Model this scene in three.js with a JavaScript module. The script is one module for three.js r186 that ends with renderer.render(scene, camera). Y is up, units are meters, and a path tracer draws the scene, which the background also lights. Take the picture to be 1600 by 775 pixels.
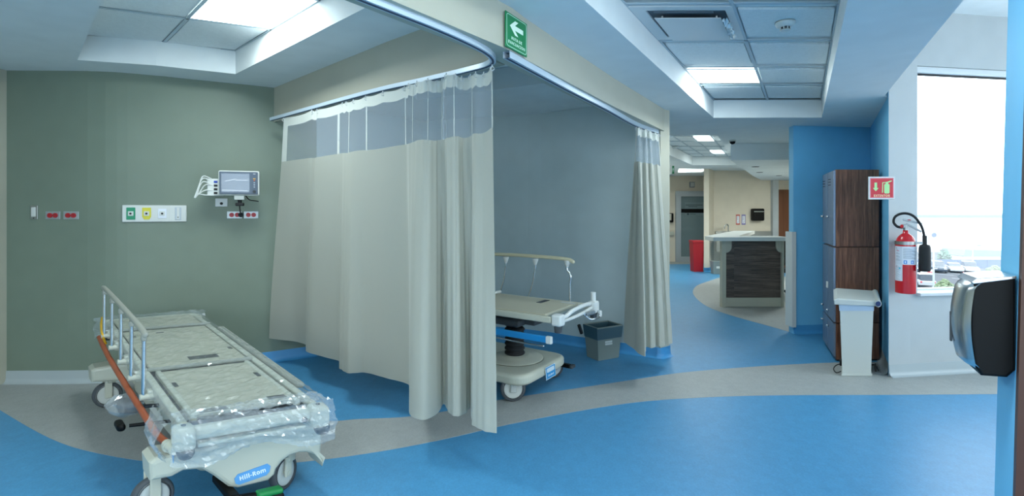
import * as THREE from 'three';
import { RoundedBoxGeometry } from 'three/addons/geometries/RoundedBoxGeometry.js';
import { mergeGeometries, mergeVertices, toCreasedNormals } from 'three/addons/utils/BufferGeometryUtils.js';
import { RectAreaLightUniformsLib } from 'three/addons/lights/RectAreaLightUniformsLib.js';

// ---------- camera, sky, exposure ----------
RectAreaLightUniformsLib.init();
const scene = new THREE.Scene();
const renderer = new THREE.WebGLRenderer({ antialias: true });
renderer.toneMapping = THREE.LinearToneMapping;
renderer.toneMappingExposure = 1.3;
renderer.shadowMap.enabled = true;
const camera = new THREE.PerspectiveCamera(2 * Math.atan(387.5 / 800) * 180 / Math.PI, 1600 / 775, 0.05, 600);
camera.position.set(0, 1.55, 0);
camera.lookAt(0, 1.55, -10);
camera.setViewOffset(1600, 775, 0, 57.5, 1600, 775);      // level camera, lens shifted down
scene.background = new THREE.Color().setRGB(3.2, 3.75, 4.1);  // bright overcast sky
const PANEL = 19.0, PANEL_RGB = [0.88, 0.99, 1.0];         // radiance and tint of the ceiling light panels

// ---------- helpers ----------
// Plans are lists of [x, depth] in metres: depth runs away from the camera (world z = -depth).
const V = (x, y, d) => new THREE.Vector3(x, y, -d);
let seed = 7;
const rnd = () => { seed = (seed * 1664525 + 1013904223) >>> 0; return seed / 4294967296; };
const lerp = (a, b, t) => a + (b - a) * t;
const names = {};
function numbered(n) { names[n] = (names[n] ?? -1) + 1; return names[n] ? n + '_' + String(names[n]).padStart(3, '0') : n; }
function obj(name, geo, mat, parent = scene) {
  const g = Array.isArray(geo) ? merge(geo) : geo;
  const m = new THREE.Mesh(g, mat);
  m.name = parent === scene ? numbered(name) : name;
  m.castShadow = m.receiveShadow = true;
  parent.add(m);
  return m;
}
function merge(list) {
  const l = list.map((g) => { const n = g.index ? g.toNonIndexed() : g; for (const k of Object.keys(n.attributes)) if (!['position', 'normal', 'uv'].includes(k)) n.deleteAttribute(k); return n; });
  return mergeGeometries(l);
}
function tag(o, label, category, group) { o.userData.label = label; o.userData.category = category; if (group) o.userData.group = group; return o; }
function struct(name, geo, mat, label) { const o = obj(name, geo, mat); o.userData.kind = 'structure'; if (label) o.userData.label = label; return o; }
function thing(name, label, category, [x, y, d] = [0, 0, 0], turn = 0, group) {
  const o = new THREE.Group(); o.name = numbered(name); scene.add(o);
  o.position.set(x, y, -d); o.rotation.y = turn;
  return tag(o, label, category, group);
}
function prism(plan, y0, y1, holes = []) {
  const s = new THREE.Shape(plan.map(([x, d]) => new THREE.Vector2(x, d)));
  for (const h of holes) s.holes.push(new THREE.Path(h.map(([x, d]) => new THREE.Vector2(x, d))));
  const g = new THREE.ExtrudeGeometry(s, { depth: y1 - y0, bevelEnabled: false });
  g.rotateX(-Math.PI / 2); g.translate(0, y0, 0);
  return g;
}
function offset(plan, t) {                                  // parallel line, to the left of its direction when t > 0
  return plan.map((p, i) => {
    const a = plan[Math.max(0, i - 1)], b = plan[Math.min(plan.length - 1, i + 1)];
    const dx = b[0] - a[0], dd = b[1] - a[1], l = Math.hypot(dx, dd);
    return [p[0] - dd / l * t, p[1] + dx / l * t];
  });
}
const band = (plan, t, y0, y1) => prism([...plan, ...offset(plan, t).reverse()], y0, y1);
function smooth(plan, n = 24) {
  const c = new THREE.CatmullRomCurve3(plan.map(([x, d]) => new THREE.Vector3(x, 0, d)), false, 'centripetal');
  return c.getPoints(n).map((p) => [p.x, p.z]);
}
function sweepProfile(plan, profile, side = 1) {            // profile: [distance from the line, height]
  const rows = profile.map(([o, y]) => offset(plan, o * side).map(([x, d]) => V(x, y, d)));
  return grid(rows);
}
function grid(rows, uvScale = 1) {                           // rows of equal length of Vector3
  const nr = rows.length, nc = rows[0].length, pos = [], uv = [], idx = [];
  for (let r = 0; r < nr; r++) for (let c = 0; c < nc; c++) { const p = rows[r][c]; pos.push(p.x, p.y, p.z); uv.push(c / (nc - 1) * uvScale, r / (nr - 1) * uvScale); }
  for (let r = 0; r < nr - 1; r++) for (let c = 0; c < nc - 1; c++) { const a = r * nc + c, b = a + 1, e = a + nc, f = e + 1; idx.push(a, b, f, a, f, e); }
  const g = new THREE.BufferGeometry();
  g.setAttribute('position', new THREE.Float32BufferAttribute(pos, 3));
  g.setAttribute('uv', new THREE.Float32BufferAttribute(uv, 2));
  g.setIndex(idx); g.computeVertexNormals();
  return g;
}
const rbox = (w, h, d, r = 0.005, x = 0, y = 0, z = 0, seg = 2) => new RoundedBoxGeometry(w, h, d, seg, Math.min(r, w / 2.01, h / 2.01, d / 2.01)).translate(x, y, z);
const box = (w, h, d, x = 0, y = 0, z = 0) => new THREE.BoxGeometry(w, h, d).translate(x, y, z);
function rod(a, b, r, r2 = r, seg = 12) {
  const A = new THREE.Vector3(...a), B = new THREE.Vector3(...b), l = A.distanceTo(B);
  const g = new THREE.CylinderGeometry(r2, r, l, seg);
  g.applyQuaternion(new THREE.Quaternion().setFromUnitVectors(new THREE.Vector3(0, 1, 0), B.clone().sub(A).normalize()));
  return g.translate((A.x + B.x) / 2, (A.y + B.y) / 2, (A.z + B.z) / 2);
}
function tube(pts, r, n = 32, seg = 8) {
  const c = new THREE.CatmullRomCurve3(pts.map((p) => new THREE.Vector3(...p)), false, 'centripetal');
  const ends = [c.getPoint(0), c.getPoint(1)].map((p) => new THREE.SphereGeometry(r, seg, 6).translate(p.x, p.y, p.z));
  return merge([new THREE.TubeGeometry(c, n, r, seg, false), ...ends]);
}
const lathe = (pts, seg = 28) => new THREE.LatheGeometry(pts.map(([r, y]) => new THREE.Vector2(r, y)), seg);
function plate(pts, depth, bevel = 0) {                      // outline in x, y extruded along z, centred on z = 0
  const g = new THREE.ExtrudeGeometry(new THREE.Shape(pts.map(([x, y]) => new THREE.Vector2(x, y))), { depth: depth - 2 * bevel, bevelEnabled: bevel > 0, bevelThickness: bevel, bevelSize: bevel, bevelOffset: -bevel, bevelSegments: 3, curveSegments: 12 });
  return g.translate(0, 0, -depth / 2 + bevel);
}

// ---------- materials ----------
function makeNoise(n, s) {
  let k = s; const r = () => { k = (k * 1664525 + 1013904223) >>> 0; return k / 4294967296; };
  const a = new Float32Array(n * n).map(() => r());
  return (u, v) => {
    const x = ((u % 1) + 1) % 1 * n, y = ((v % 1) + 1) % 1 * n, x0 = Math.floor(x), y0 = Math.floor(y);
    let fx = x - x0, fy = y - y0; fx = fx * fx * (3 - 2 * fx); fy = fy * fy * (3 - 2 * fy);
    const g = (i, j) => a[(j % n) * n + (i % n)];
    return lerp(lerp(g(x0, y0), g(x0 + 1, y0), fx), lerp(g(x0, y0 + 1), g(x0 + 1, y0 + 1), fx), fy);
  };
}
function dataTex(w, h, fn, metres, srgb = true) {
  const d = new Uint8Array(w * h * 4);
  for (let j = 0; j < h; j++) for (let i = 0; i < w; i++) {
    const c = fn((i + 0.5) / w, (j + 0.5) / h), o = (j * w + i) * 4;
    for (let k = 0; k < 3; k++) d[o + k] = Math.max(0, Math.min(255, c[k]));
    d[o + 3] = 255;
  }
  const t = new THREE.DataTexture(d, w, h);
  t.wrapS = t.wrapT = THREE.RepeatWrapping; t.magFilter = THREE.LinearFilter;
  if (srgb) t.colorSpace = THREE.SRGBColorSpace;
  t.repeat.set(1 / metres[0], 1 / metres[1]); t.needsUpdate = true;
  return t;
}
const grey = (v) => [v, v, v];
const n256 = makeNoise(256, 3), n128 = makeNoise(128, 5), n32 = makeNoise(32, 9), n8 = makeNoise(8, 11), n16 = makeNoise(16, 21);
const vinylMap = dataTex(1024, 1024, (u, v) => {            // marbled sheet vinyl: fine flecks over slow drift, near white, tinted by the material colour
  let s = 238 + 9 * (n32(u, v) - 0.5) + 14 * (n256(u, v) - 0.5) + 10 * (n128(u * 2, v) - 0.5);
  const f = n256(u * 2, v * 2);
  if (f > 0.9) s -= 22 * (f - 0.9) * 10; if (f < 0.08) s += 14;
  return grey(s);
}, [1.6, 1.6]);
const vinylBump = dataTex(512, 512, (u, v) => grey(128 + 60 * (n256(u, v) - 0.5) + 60 * (n32(u, v) - 0.5)), [0.9, 0.9], false);
const paintBump = dataTex(512, 512, (u, v) => grey(128 + 90 * (n256(u, v) - 0.5) + 60 * (n128(u, v) - 0.5)), [0.5, 0.5], false);
const paintMap = dataTex(256, 256, (u, v) => grey(247 + 7 * (n8(u, v) - 0.5) + 5 * (n32(u, v) - 0.5)), [3.1, 3.1]);
const tileMap = dataTex(512, 512, (u, v) => { const f = n256(u, v); return grey(244 - (f > 0.82 ? 18 : 0) + 6 * (n32(u, v) - 0.5)); }, [0.6, 0.6]);
const clothBump = dataTex(256, 256, (u, v) => grey(128 + 50 * Math.sin(u * 256) * Math.sin(v * 256) + 40 * (n128(u, v) - 0.5)), [1, 1], false);
function woodTex(dark, light, w, h, metres, stretchAlongV, rings = 0) {
  return dataTex(w, h, (u, v) => {
    const a = stretchAlongV ? u : v, b = stretchAlongV ? v : u;
    let t = 0.45 * n128(a, b * 0.0625 + 0.1) + 0.35 * n32(a + 0.03 * n8(a, b), b * 0.125) + 0.2 * n256(a, b * 0.125);
    if (rings) t = 0.55 * t + 0.45 * (0.5 + 0.5 * Math.sin(38 * (n8(a * 0.5, b * 0.5) + 0.6 * a) + 5 * n16(a, b))) * n16(a * 2, b);
    return [0, 1, 2].map((k) => lerp(dark[k], light[k], t));
  }, metres);
}
const M = {};
const mat = (name, o) => { const m = new THREE.MeshPhysicalMaterial({ roughness: 0.6, side: THREE.DoubleSide, ...o }); m.name = name; M[name] = m; return m; };
mat('vinylBlue', { color: '#4f98c6', map: vinylMap, roughness: 0.4, specularIntensity: 0.8, bumpMap: vinylBump, bumpScale: 0.0012 });
mat('vinylGrey', { color: '#a8acaa', map: vinylMap, roughness: 0.5, specularIntensity: 0.6, bumpMap: vinylBump, bumpScale: 0.0012 });
mat('coveBlue', { color: '#4796cc', roughness: 0.35 });
mat('coveGrey', { color: '#a9b3b6', roughness: 0.4 });
mat('wallGreen', { color: '#7c8a7b', map: paintMap, roughness: 0.5, bumpMap: paintBump, bumpScale: 0.0004 });
mat('wallGrey', { color: '#c0d0d2', map: paintMap, roughness: 0.55, bumpMap: paintBump, bumpScale: 0.0004 });
mat('wallBeige', { color: '#b7b6a6', map: paintMap, roughness: 0.6, bumpMap: paintBump, bumpScale: 0.0004 });
mat('wallFar', { color: '#ded4c1', map: paintMap, roughness: 0.6 });
mat('wallWhite', { color: '#b9bfc0', map: paintMap, roughness: 0.6, bumpMap: paintBump, bumpScale: 0.0004 });
mat('wallBlue', { color: '#76c6f0', map: paintMap, roughness: 0.55, bumpMap: paintBump, bumpScale: 0.0004 });
mat('ceiling', { color: '#e6ecec', map: paintMap, roughness: 0.8 });
mat('tile', { color: '#e8eeee', map: tileMap, roughness: 0.9, bumpMap: tileMap, bumpScale: 0.0008 });
mat('gridBar', { color: '#b4c1c8', roughness: 0.6 });
mat('panelGlow', { color: '#ffffff', emissive: new THREE.Color(...PANEL_RGB), emissiveIntensity: 4.0, roughness: 0.5 });
mat('whiteMetal', { color: '#d0d5d6', roughness: 0.4 });
mat('whitePlastic', { color: '#d3d6d2', roughness: 0.35 });
mat('cream', { color: '#bfc0b0', roughness: 0.38 });
mat('creamDeck', { color: '#b3b09c', roughness: 0.45 });
mat('chrome', { color: '#d3d6d8', metalness: 1, roughness: 0.24 });
mat('steel', { color: '#a8acac', metalness: 1, roughness: 0.38 });
mat('alu', { color: '#aeb6ba', metalness: 0.6, roughness: 0.4 });
mat('black', { color: '#060708', roughness: 0.5, specularIntensity: 0.4 });
mat('blackMatt', { color: '#17191b', roughness: 0.7 });
mat('rubber', { color: '#3c4145', roughness: 0.7 });
mat('wheelGrey', { color: '#b9beba', roughness: 0.45 });
mat('red', { color: '#c5101f', roughness: 0.25, clearcoat: 0.5 });
mat('redPlastic', { color: '#a81322', roughness: 0.4 });
mat('redSocket', { color: '#b3202c', roughness: 0.4 });
mat('glass', { color: '#ffffff', transmission: 1, roughness: 0, ior: 1.45, thickness: 0 });

// ---------- plan of the place ----------
const SOFFIT = 2.63, TRAY = 2.83, BAY1 = 2.82, BAY1_TRAY = 3.03, BAY2 = 2.73, HIGH = 3.45;
const GREEN = smooth([[-4.56, 4.62], [-3.7, 4.66], [-3.33, 4.80], [-3.05, 4.95], [-2.6, 5.18], [-2.45, 5.27], [-2.1, 5.5]], 30);
const BAY2BACK = [[-2.1, 5.5], [-1.2, 6.72]];
const BAY2SIDE = smooth([[-1.2, 6.72], [0.27, 6.2], [0.85, 5.82], [1.56, 5.40]], 16);
const DIVIDER = [[-2.45, 5.27], [-1.19, 4.08], [-0.94, 3.84], [-0.575, 3.52], [-0.14, 3.12]];
const HEADER = [[-3.9, -2.5], [-0.487, 2.06], [0, 2.72], [0.07, 2.857], [0.436, 3.49], [0.834, 4.17], [1.66, 5.5]];

// floor slab with the grey inlays
const FLOOR = [[-4.7, -2.6], [6.6, -2.6], [6.6, 5.45], [3.62, 4.95], [4.75, 6.75], [9.4, 14.3], [9.4, 16], [3.6, 16], [0.8, 7.2], [-1.3, 7.2], [-2.3, 5.75], [-4.7, 4.8]];
const floor = struct('floor', prism(FLOOR, -0.2, 0), M.vinylBlue, 'blue speckled sheet vinyl floor');
const bandLow = smooth([[-4.56, 4.35], [-3.99, 3.99], [-3.05, 3.44], [-2.66, 3.28], [-2.215, 3.163], [-1.7, 3.12], [-1.3, 3.163], [-0.83, 3.31], [-0.44, 3.49], [-0.10, 3.68], [0.495, 3.96], [1.04, 4.16], [1.6, 4.26], [2.15, 4.305], [3.24, 4.32], [4.108, 4.336], [5.2, 4.35], [6.38, 4.4]], 90);
const bandHigh = smooth([[-2.75, 5.05], [-2.0, 4.35], [-1.365, 3.79], [-1.145, 3.815], [-0.773, 3.863], [-0.497, 3.974], [-0.105, 4.203], [0.443, 4.43], [0.925, 4.627], [1.593, 4.90], [2.21, 5.06], [3.2, 5.23], [3.85, 5.26]], 70);
const inlayPlan = [...bandLow, [6.38, 5.26], [3.65, 4.84], ...bandHigh.slice().reverse(), ...GREEN.filter(([x]) => x < -2.78).reverse()];
obj('inlay', prism(inlayPlan, -0.02, 0.0012), M.vinylGrey, floor).userData.label = 'pale grey vinyl band curving across the floor';
obj('inlay', prism([...smooth([[4.92, 12.04], [4.3, 11.27], [3.87, 10.69], [3.57, 10.08], [3.4, 9.61], [3.26, 8.99], [3.18, 8.38], [3.21, 7.85], [3.32, 7.38], [3.46, 6.93], [3.57, 6.56]], 40), [4.5, 6.75], [7.5, 12.2]], -0.02, 0.0012), M.vinylGrey, floor).userData.label = 'pale grey vinyl island under the reception counter';
obj('threshold', prism([[4.4, 15.0], [6, 15.0], [6, 15.75], [4.6, 15.75]], -0.02, 0.0012), M.vinylGrey, floor);

// walls
const REAR = [[-3.6, -0.2], [0.2, 4.4]];
const wallBack = struct('wall_back', band(GREEN, 0.15, 0, 3.5), M.wallGreen, 'olive grey painted wall behind the first bed');
struct('wall_bay_back', band(BAY2BACK, 0.15, 0, 3.5), M.wallGrey);
const baySide = struct('wall_bay_side', prism([...BAY2SIDE, [1.68, 5.50], [1.62, 5.62], [0.95, 6.1], [-1.1, 6.95]], 0, 3.2), M.wallGrey, 'grey green wall of the curtained second bay');
struct('wall_bay_end', prism([[1.56, 5.385], [1.69, 5.49], [1.67, 5.60], [1.54, 5.50]], 0, 2.9), M.wallBeige, 'pale end of the wall between the bays');
struct('wall_left', prism([[-4.56, -2.5], [-4.56, 4.62], [-4.5, 4.8], [-4.75, 4.8], [-4.75, -2.5]], 0, 3.5), M.wallBeige);
{ // rear wall with two broad windows
  const s = new THREE.Shape([[-4.75, 0], [6.55, 0], [6.55, 3.5], [-4.75, 3.5]].map((p) => new THREE.Vector2(...p)));
  for (const [a, b] of REAR) s.holes.push(new THREE.Path([[a, 0.76], [b, 0.76], [b, 2.55], [a, 2.55]].map((p) => new THREE.Vector2(...p))));
  struct('wall_rear', new THREE.ExtrudeGeometry(s, { depth: 0.15, bevelEnabled: false }).translate(0, 0, 2.5), M.wallBeige);
}
struct('wall_right', [prism([[6.4, -2.5], [6.55, -2.5], [6.55, 5.5], [6.4, 5.3]], 0, 0.76), prism([[6.4, -2.5], [6.55, -2.5], [6.55, 5.5], [6.4, 5.3]], 2.93, 3.5), ...[[-2.5, -1.9], [1.2, 1.7], [4.7, 5.3]].map(([a, b]) => prism([[6.4, a], [6.55, a], [6.55, b + 0.15], [6.4, b]], 0.76, 2.93))], M.wallWhite);
const BLUESIDE = [[3.53, 4.80], [4.62, 6.60]];
struct('wall_blue_side', prism([[3.53, 4.80], [4.62, 6.60], [4.80, 6.55], [3.80, 4.90], [3.76, 4.840]], 0, 3.5), M.wallBlue);
struct('trim_3', prism([[3.529, 4.796], [3.76, 4.8330], [3.76, 4.8370], [3.532, 4.801]], 0, 3.45), M.wallWhite);
struct('wall_blue_front', prism([[3.55, 6.46], [4.66, 6.60], [4.68, 6.74], [3.57, 6.60]], 0, 3.0), M.wallBlue, 'blue painted wall beside the lockers');
struct('trim_1', prism([[3.52, 6.435], [3.575, 6.44], [3.575, 6.455], [3.54, 6.455], [3.55, 6.60], [3.525, 6.60]], 0.09, 1.29), M.whitePlastic, 'white corner guard on the blue wall');
struct('wall_outer', prism([[4.64, 6.6], [9.25, 14.3], [9.25, 16.1], [9.4, 16.1], [9.4, 14.2], [4.8, 6.5]], 0, 3.5), M.wallFar);
struct('wall_sink', prism([[5.3, 13.6], [9.3, 13.6], [9.3, 13.75], [5.3, 13.75]], 0, 3.0), M.wallFar, 'beige wall behind the sink');
struct('trim_2', prism([[6.87, 13.48], [7.02, 13.48], [7.02, 13.6], [6.87, 13.6]], 0, 2.7), M.wallWhite);
struct('wall_far', prism([[3.8, 15.7], [6.1, 15.7], [6.1, 15.85], [3.8, 15.85]], 0, 3.0), M.wallFar);
struct('wall_corner', prism([[4.89, 13.05], [5.02, 13.05], [5.36, 13.6], [6.0, 15.7], [5.91, 15.7]], 0, 3.0), M.wallFar);
struct('wall_passage', prism([[0.9, 6.0], [3.9, 15.8], [3.7, 15.9], [0.7, 6.15]], 0, 3.2), M.wallFar);

// window wall, drawn in its own plane: u along, y up
const WU = [0.9872, 0.1593], WO = [3.53, 4.80];
const atWindow = (u, y, out = 0) => V(WO[0] + WU[0] * u - WU[1] * out, y, WO[1] + WU[1] * u + WU[0] * out);
function onWindowWall(g) { const m = new THREE.Matrix4().makeBasis(new THREE.Vector3(WU[0], 0, -WU[1]), new THREE.Vector3(0, 1, 0), new THREE.Vector3(-WU[1], 0, -WU[0]).negate()); return g.applyMatrix4(m).translate(WO[0], 0, -WO[1]); }
{
  const s = new THREE.Shape([[0.22, 0], [3.0, 0], [3.0, 3.5], [0.22, 3.5]].map((p) => new THREE.Vector2(...p)));
  for (const [a, b] of [[0.314, 2.4]]) s.holes.push(new THREE.Path([[a, 0.76], [b, 0.76], [b, 2.93], [a, 2.93]].map((p) => new THREE.Vector2(...p))));
  struct('wall_window', onWindowWall(new THREE.ExtrudeGeometry(s, { depth: 0.18, bevelEnabled: false }).translate(0, 0, -0.18)), M.wallWhite, 'pale wall with the tall window');
  let k = 1;
  for (const [a, b] of [[0.314, 2.4]]) {
    const w = new THREE.Group(); w.name = 'window_' + k++; w.userData.kind = 'structure'; scene.add(w);
    const w2 = b - a;
    obj('frame', [box(w2, 0.035, 0.05, a + w2 / 2, 0.777, -0.14), box(0.03, 2.17, 0.05, a + 0.015, 1.845, -0.14), box(0.03, 2.17, 0.05, b - 0.015, 1.845, -0.14)].map(onWindowWall), M.whiteMetal, w);
    obj('head_rail', onWindowWall(rbox(w2 + 0.02, 0.06, 0.08, 0.01, a + w2 / 2 + 0.0, 2.90, -0.05)), M.whiteMetal, w);
    obj('seal', onWindowWall(box(w2, 0.014, 0.03, a + w2 / 2, 2.863, -0.06)), M.blackMatt, w);
    obj('sill', onWindowWall(rbox(w2 + 0.04, 0.03, 0.22, 0.006, a + w2 / 2, 0.765, -0.06)), M.whiteMetal, w);
    obj('pane', onWindowWall(box(w2 - 0.06, 2.1, 0.006, a + w2 / 2, 1.85, -0.14)), M.glass, w);
  }
}

// the blue stub of wall close to the camera, leaning a little
{
  const lean = (p, y) => p.map(([x, d]) => V(x + (y - 1.55) * 0.028, y, d));
  const plan = [[1.628, 1.70], [1.55, 1.56], [2.4, 1.45], [2.4, 1.70]];
  const top = lean(plan, 3.45), bot = lean(plan, 0), rows = [bot, top].map((r) => [...r, r[0]]);
  struct('wall_stub', toCreasedNormals(grid(rows), 0.3), M.wallBlue, 'blue wall end beside the window');
  const j = [[1.55, 1.56], [1.523, 1.525], [1.60, 1.50], [1.66, 1.53]];
  const jb = lean(j, 0), jt = lean(j, 2.2);
  struct('door_jamb', toCreasedNormals(grid([jb, jt].map((r) => [...r, r[0]])), 0.3), mat('jamb', { color: '#4a2a1c', roughness: 0.5 }));
}

// beams that carry the curtain tracks
struct('beam_divider', band(DIVIDER, 0.14, 2.47, 3.1).translate(0, 0, 0), M.wallBeige, 'pale beam between the two bays');
struct('beam_front', band(HEADER, 0.15, 2.40, 2.95), M.wallBeige, 'pale beam along the front of the bays');

// ceilings
const roof = struct('ceiling', prism([[-4.7, -2.6], [6.6, -2.6], [6.6, 5.5], [3.6, 5.0], [4.75, 6.7], [9.4, 14.3], [9.4, 16], [3.6, 16], [0.8, 7.3], [-1.3, 7.2], [-2.3, 5.75], [-4.7, 4.8]], HIGH, 3.6), M.ceiling);
const bil = (q, u, v) => [0, 1].map((k) => lerp(lerp(q[0][k], q[1][k], u), lerp(q[3][k], q[2][k], u), v));   // q: far left, far right, near right, near left
function trayTiles(parent, q, y, us, vs, skip) {
  for (let i = 0; i < us.length - 1; i++) for (let j = 0; j < vs.length - 1; j++) {
    if (skip.some(([a, b]) => a === i && b === j)) continue;
    const eu = 0.018, ev = 0.012, c = [[us[i] + eu, vs[j] + ev], [us[i + 1] - eu, vs[j] + ev], [us[i + 1] - eu, vs[j + 1] - ev], [us[i] + eu, vs[j + 1] - ev]].map(([u, v]) => bil(q, u, v));
    obj('ceiling_tile', prism(c, y + 0.004, y + 0.02), M.tile, parent);
  }
  const bars = [];
  const seg = (a, b, w) => { const dx = b[0] - a[0], dd = b[1] - a[1], l = Math.hypot(dx, dd), nx = -dd / l * w, nd = dx / l * w; return prism([[a[0] - nx, a[1] - nd], [b[0] - nx, b[1] - nd], [b[0] + nx, b[1] + nd], [a[0] + nx, a[1] + nd]], y, y + 0.006); };
  for (const u of us) obj('grid_bar', seg(bil(q, u, 0), bil(q, u, 1), 0.012), M.gridBar, parent);
  for (const v of vs) obj('grid_bar', seg(bil(q, 0, v), bil(q, 1, v), 0.012), M.gridBar, parent);
}
function lightPanel(q, y, label, group) {                   // q: corners far left, far right, near right, near left
  const t = thing('ceiling_light', label, 'ceiling light', [0, 0, 0], 0, group);
  obj('diffuser', prism(q, y + 0.001, y + 0.008), M.panelGlow, t);
  const inset = q.map((p, i) => { const c = [0, 1].map((k) => (q[0][k] + q[1][k] + q[2][k] + q[3][k]) / 4); return [0, 1].map((k) => lerp(p[k], c[k], -0.05)); });
  obj('frame', prism(inset, y + 0.003, y + 0.012, [q]), M.whiteMetal, t);
  const c = bil(q, 0.5, 0.5), e = [0, 1].map((k) => (q[1][k] - q[0][k] + q[2][k] - q[3][k]) / 2), f = [0, 1].map((k) => (q[3][k] - q[0][k] + q[2][k] - q[1][k]) / 2);
  const len = Math.hypot(...f), wid = Math.abs(e[0] * f[1] - e[1] * f[0]) / len;
  const l = new THREE.RectAreaLight(new THREE.Color(...PANEL_RGB), PANEL, wid * 0.96, len * 0.96);
  l.name = 'panel_light'; l.castShadow = true;
  l.position.copy(V(c[0], y - 0.006, c[1]));
  l.lookAt(c[0], -5, -c[1]);
  const m = new THREE.Matrix4().makeBasis(new THREE.Vector3(f[1] / len, 0, f[0] / len), new THREE.Vector3(f[0] / len, 0, -f[1] / len), new THREE.Vector3(0, 1, 0));
  l.quaternion.setFromRotationMatrix(m);
  scene.add(l);
  return t;
}
// corridor soffit with two trays
const T1 = [[2.33, 5.92], [3.57, 5.90], [-1.06, -2.3], [-2.55, -2.3]];
const T2 = [[4.23, 12], [5.27, 12], [2.93, 7.3], [1.6, 7.3]];
const soffit = struct('ceiling_corridor', prism([[-3.85, -2.5], ...HEADER.slice(1), [0.9, 5.9], [3.9, 15.9], [9.3, 15.9], [9.3, 14.2], [4.75, 6.7], [3.62, 4.9], [3.50, 4.815], [3.06, 4.01], [2.31, 2.62], [0.9, 0], [-0.45, -2.5]], SOFFIT, TRAY + 0.005, [T1, T2, [[4.25, 13.05], [4.98, 13.05], [5.25, 14.2], [4.6, 14.2]]]), M.ceiling, 'white ceiling of the corridor');
obj('upstand', prism([[3.62, 4.9], [3.50, 4.815], [3.06, 4.01], [2.31, 2.62], [0.9, 0], [-0.45, -2.5], [-0.55, -2.5], [0.8, 0], [2.21, 2.62], [3.4, 4.83], [3.5, 4.95]], TRAY, HIGH), M.ceiling, soffit);
obj('cover', prism([[-3.9, -2.5], [-0.5, -2.5], [0.85, 0], [3.45, 4.82], [4.7, 6.7], [9.3, 14.2], [9.3, 15.9], [3.9, 15.9], [0.9, 5.9], [1.5, 5.4], [-0.5, 2.1]], TRAY + 0.022, TRAY + 0.06), M.ceiling, soffit);
const T1v = [5.92, 5.216, 4.556, 3.852, 3.17, 2.51, 1.85, 1.19, 0.42, -0.26, -0.94, -1.62, -2.3].map((d) => (5.92 - d) / 8.22);
trayTiles(soffit, T1, TRAY, [0, 0.5, 1], T1v, [[0, 1], [0, 3], [1, 6], [0, 9], [1, 9]]);
trayTiles(soffit, T2, TRAY, [0, 0.27, 0.53, 0.8, 1], [0, 0.12, 0.255, 0.4, 0.553, 0.69, 0.85, 1], [[2, 1], [2, 4]]);
const cell = (q, u0, u1, v0, v1, e = 0.012) => [bil(q, u0 + e, v0 + e), bil(q, u1 - e, v0 + e), bil(q, u1 - e, v1 - e), bil(q, u0 + e, v1 - e)];
lightPanel(cell(T1, 0, 0.5, T1v[1], T1v[2]), TRAY, 'square ceiling light in the corridor beside the smoke detector', 'ceiling light panels');
for (const [u, r, l] of [[0.5, 6, 'corridor ceiling light above the camera, on the window side'], [0, 9, 'rear corridor ceiling light on the side of the bays'], [0.5, 9, 'rear corridor ceiling light on the window side']]) lightPanel(cell(T1, u, u + 0.5, T1v[r], T1v[r + 1]), TRAY, l, 'ceiling light panels');
lightPanel(cell(T2, 0.53, 0.8, 0.12, 0.255), TRAY, 'farther and smaller of two ceiling lights above the reception', 'ceiling light panels');
lightPanel(cell(T2, 0.53, 0.8, 0.553, 0.69), TRAY, 'nearer of two small ceiling lights above the reception', 'ceiling light panels');
lightPanel([[4.62, 14.1], [4.95, 14.1], [4.75, 13.5], [4.42, 13.5]], TRAY - 0.02, 'ceiling light in the recess before the glazed far door', 'ceiling light panels');
lightPanel([[2.3, 9.0], [2.6, 9.0], [2.4, 8.5], [2.1, 8.5]], SOFFIT - 0.012, 'ceiling light of the third bay hidden behind the wall end', 'ceiling light panels');
lightPanel([[3.1, 12.6], [3.6, 12.6], [3.35, 11.8], [2.85, 11.8]], SOFFIT - 0.012, 'ceiling light of the passage hidden behind the wall end', 'ceiling light panels');
// dropped ceiling over the reception counter
const drop = struct('ceiling_reception', prism([[3.5, 8.2], [5.6, 11.9], [6.6, 13.55], [9.1, 13.55], [5.7, 8.1]], 2.37, SOFFIT + 0.02, [[[5.75, 9.6], [6.6, 11.3], [7.4, 11.3], [6.5, 9.6]]]), M.ceiling, 'lowered white ceiling over the reception counter');
obj('cover', prism([[5.7, 9.5], [6.6, 11.4], [7.5, 11.4], [6.6, 9.5]], 2.5, 2.52), M.ceiling, drop);
lightPanel([[6.7, 11.15], [7.3, 11.15], [6.5, 9.7], [5.95, 9.7]], 2.48, 'ceiling light in the recess over the reception', 'ceiling light panels');

// first bay ceiling
const B1 = [[-3.62, 4.32], [-2.56, 4.74], [-0.6, 2.90], [-1.72, 2.32]];
const B1mid = [-3.1, 4.46];
const bay1 = struct('ceiling_bay', prism([[-4.6, -2.5], [-4.6, 4.66], ...offset(GREEN, 0.06).filter(([x]) => x > -4.5), [-2.3, 5.35], ...offset(DIVIDER, 0.1).slice(1), ...offset(HEADER, 0.1).slice(0, 3).reverse()], BAY1, BAY1_TRAY + 0.005, [[[-3.65, 4.30], B1mid, [-2.56, 4.74], [-0.6, 2.90], [-1.72, 2.31]]]), M.ceiling, 'white ceiling of the first bay');
obj('cover', prism([[-4.6, -2.5], [-4.6, 4.6], [-2.4, 5.3], [0.0, 3.0], [-3.9, -2.5]], BAY1_TRAY + 0.022, BAY1_TRAY + 0.06), M.ceiling, bay1);
trayTiles(bay1, B1, BAY1_TRAY, [0, 0.5, 1], [0, 0.305, 0.62, 1], [[1, 1]]);
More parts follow.
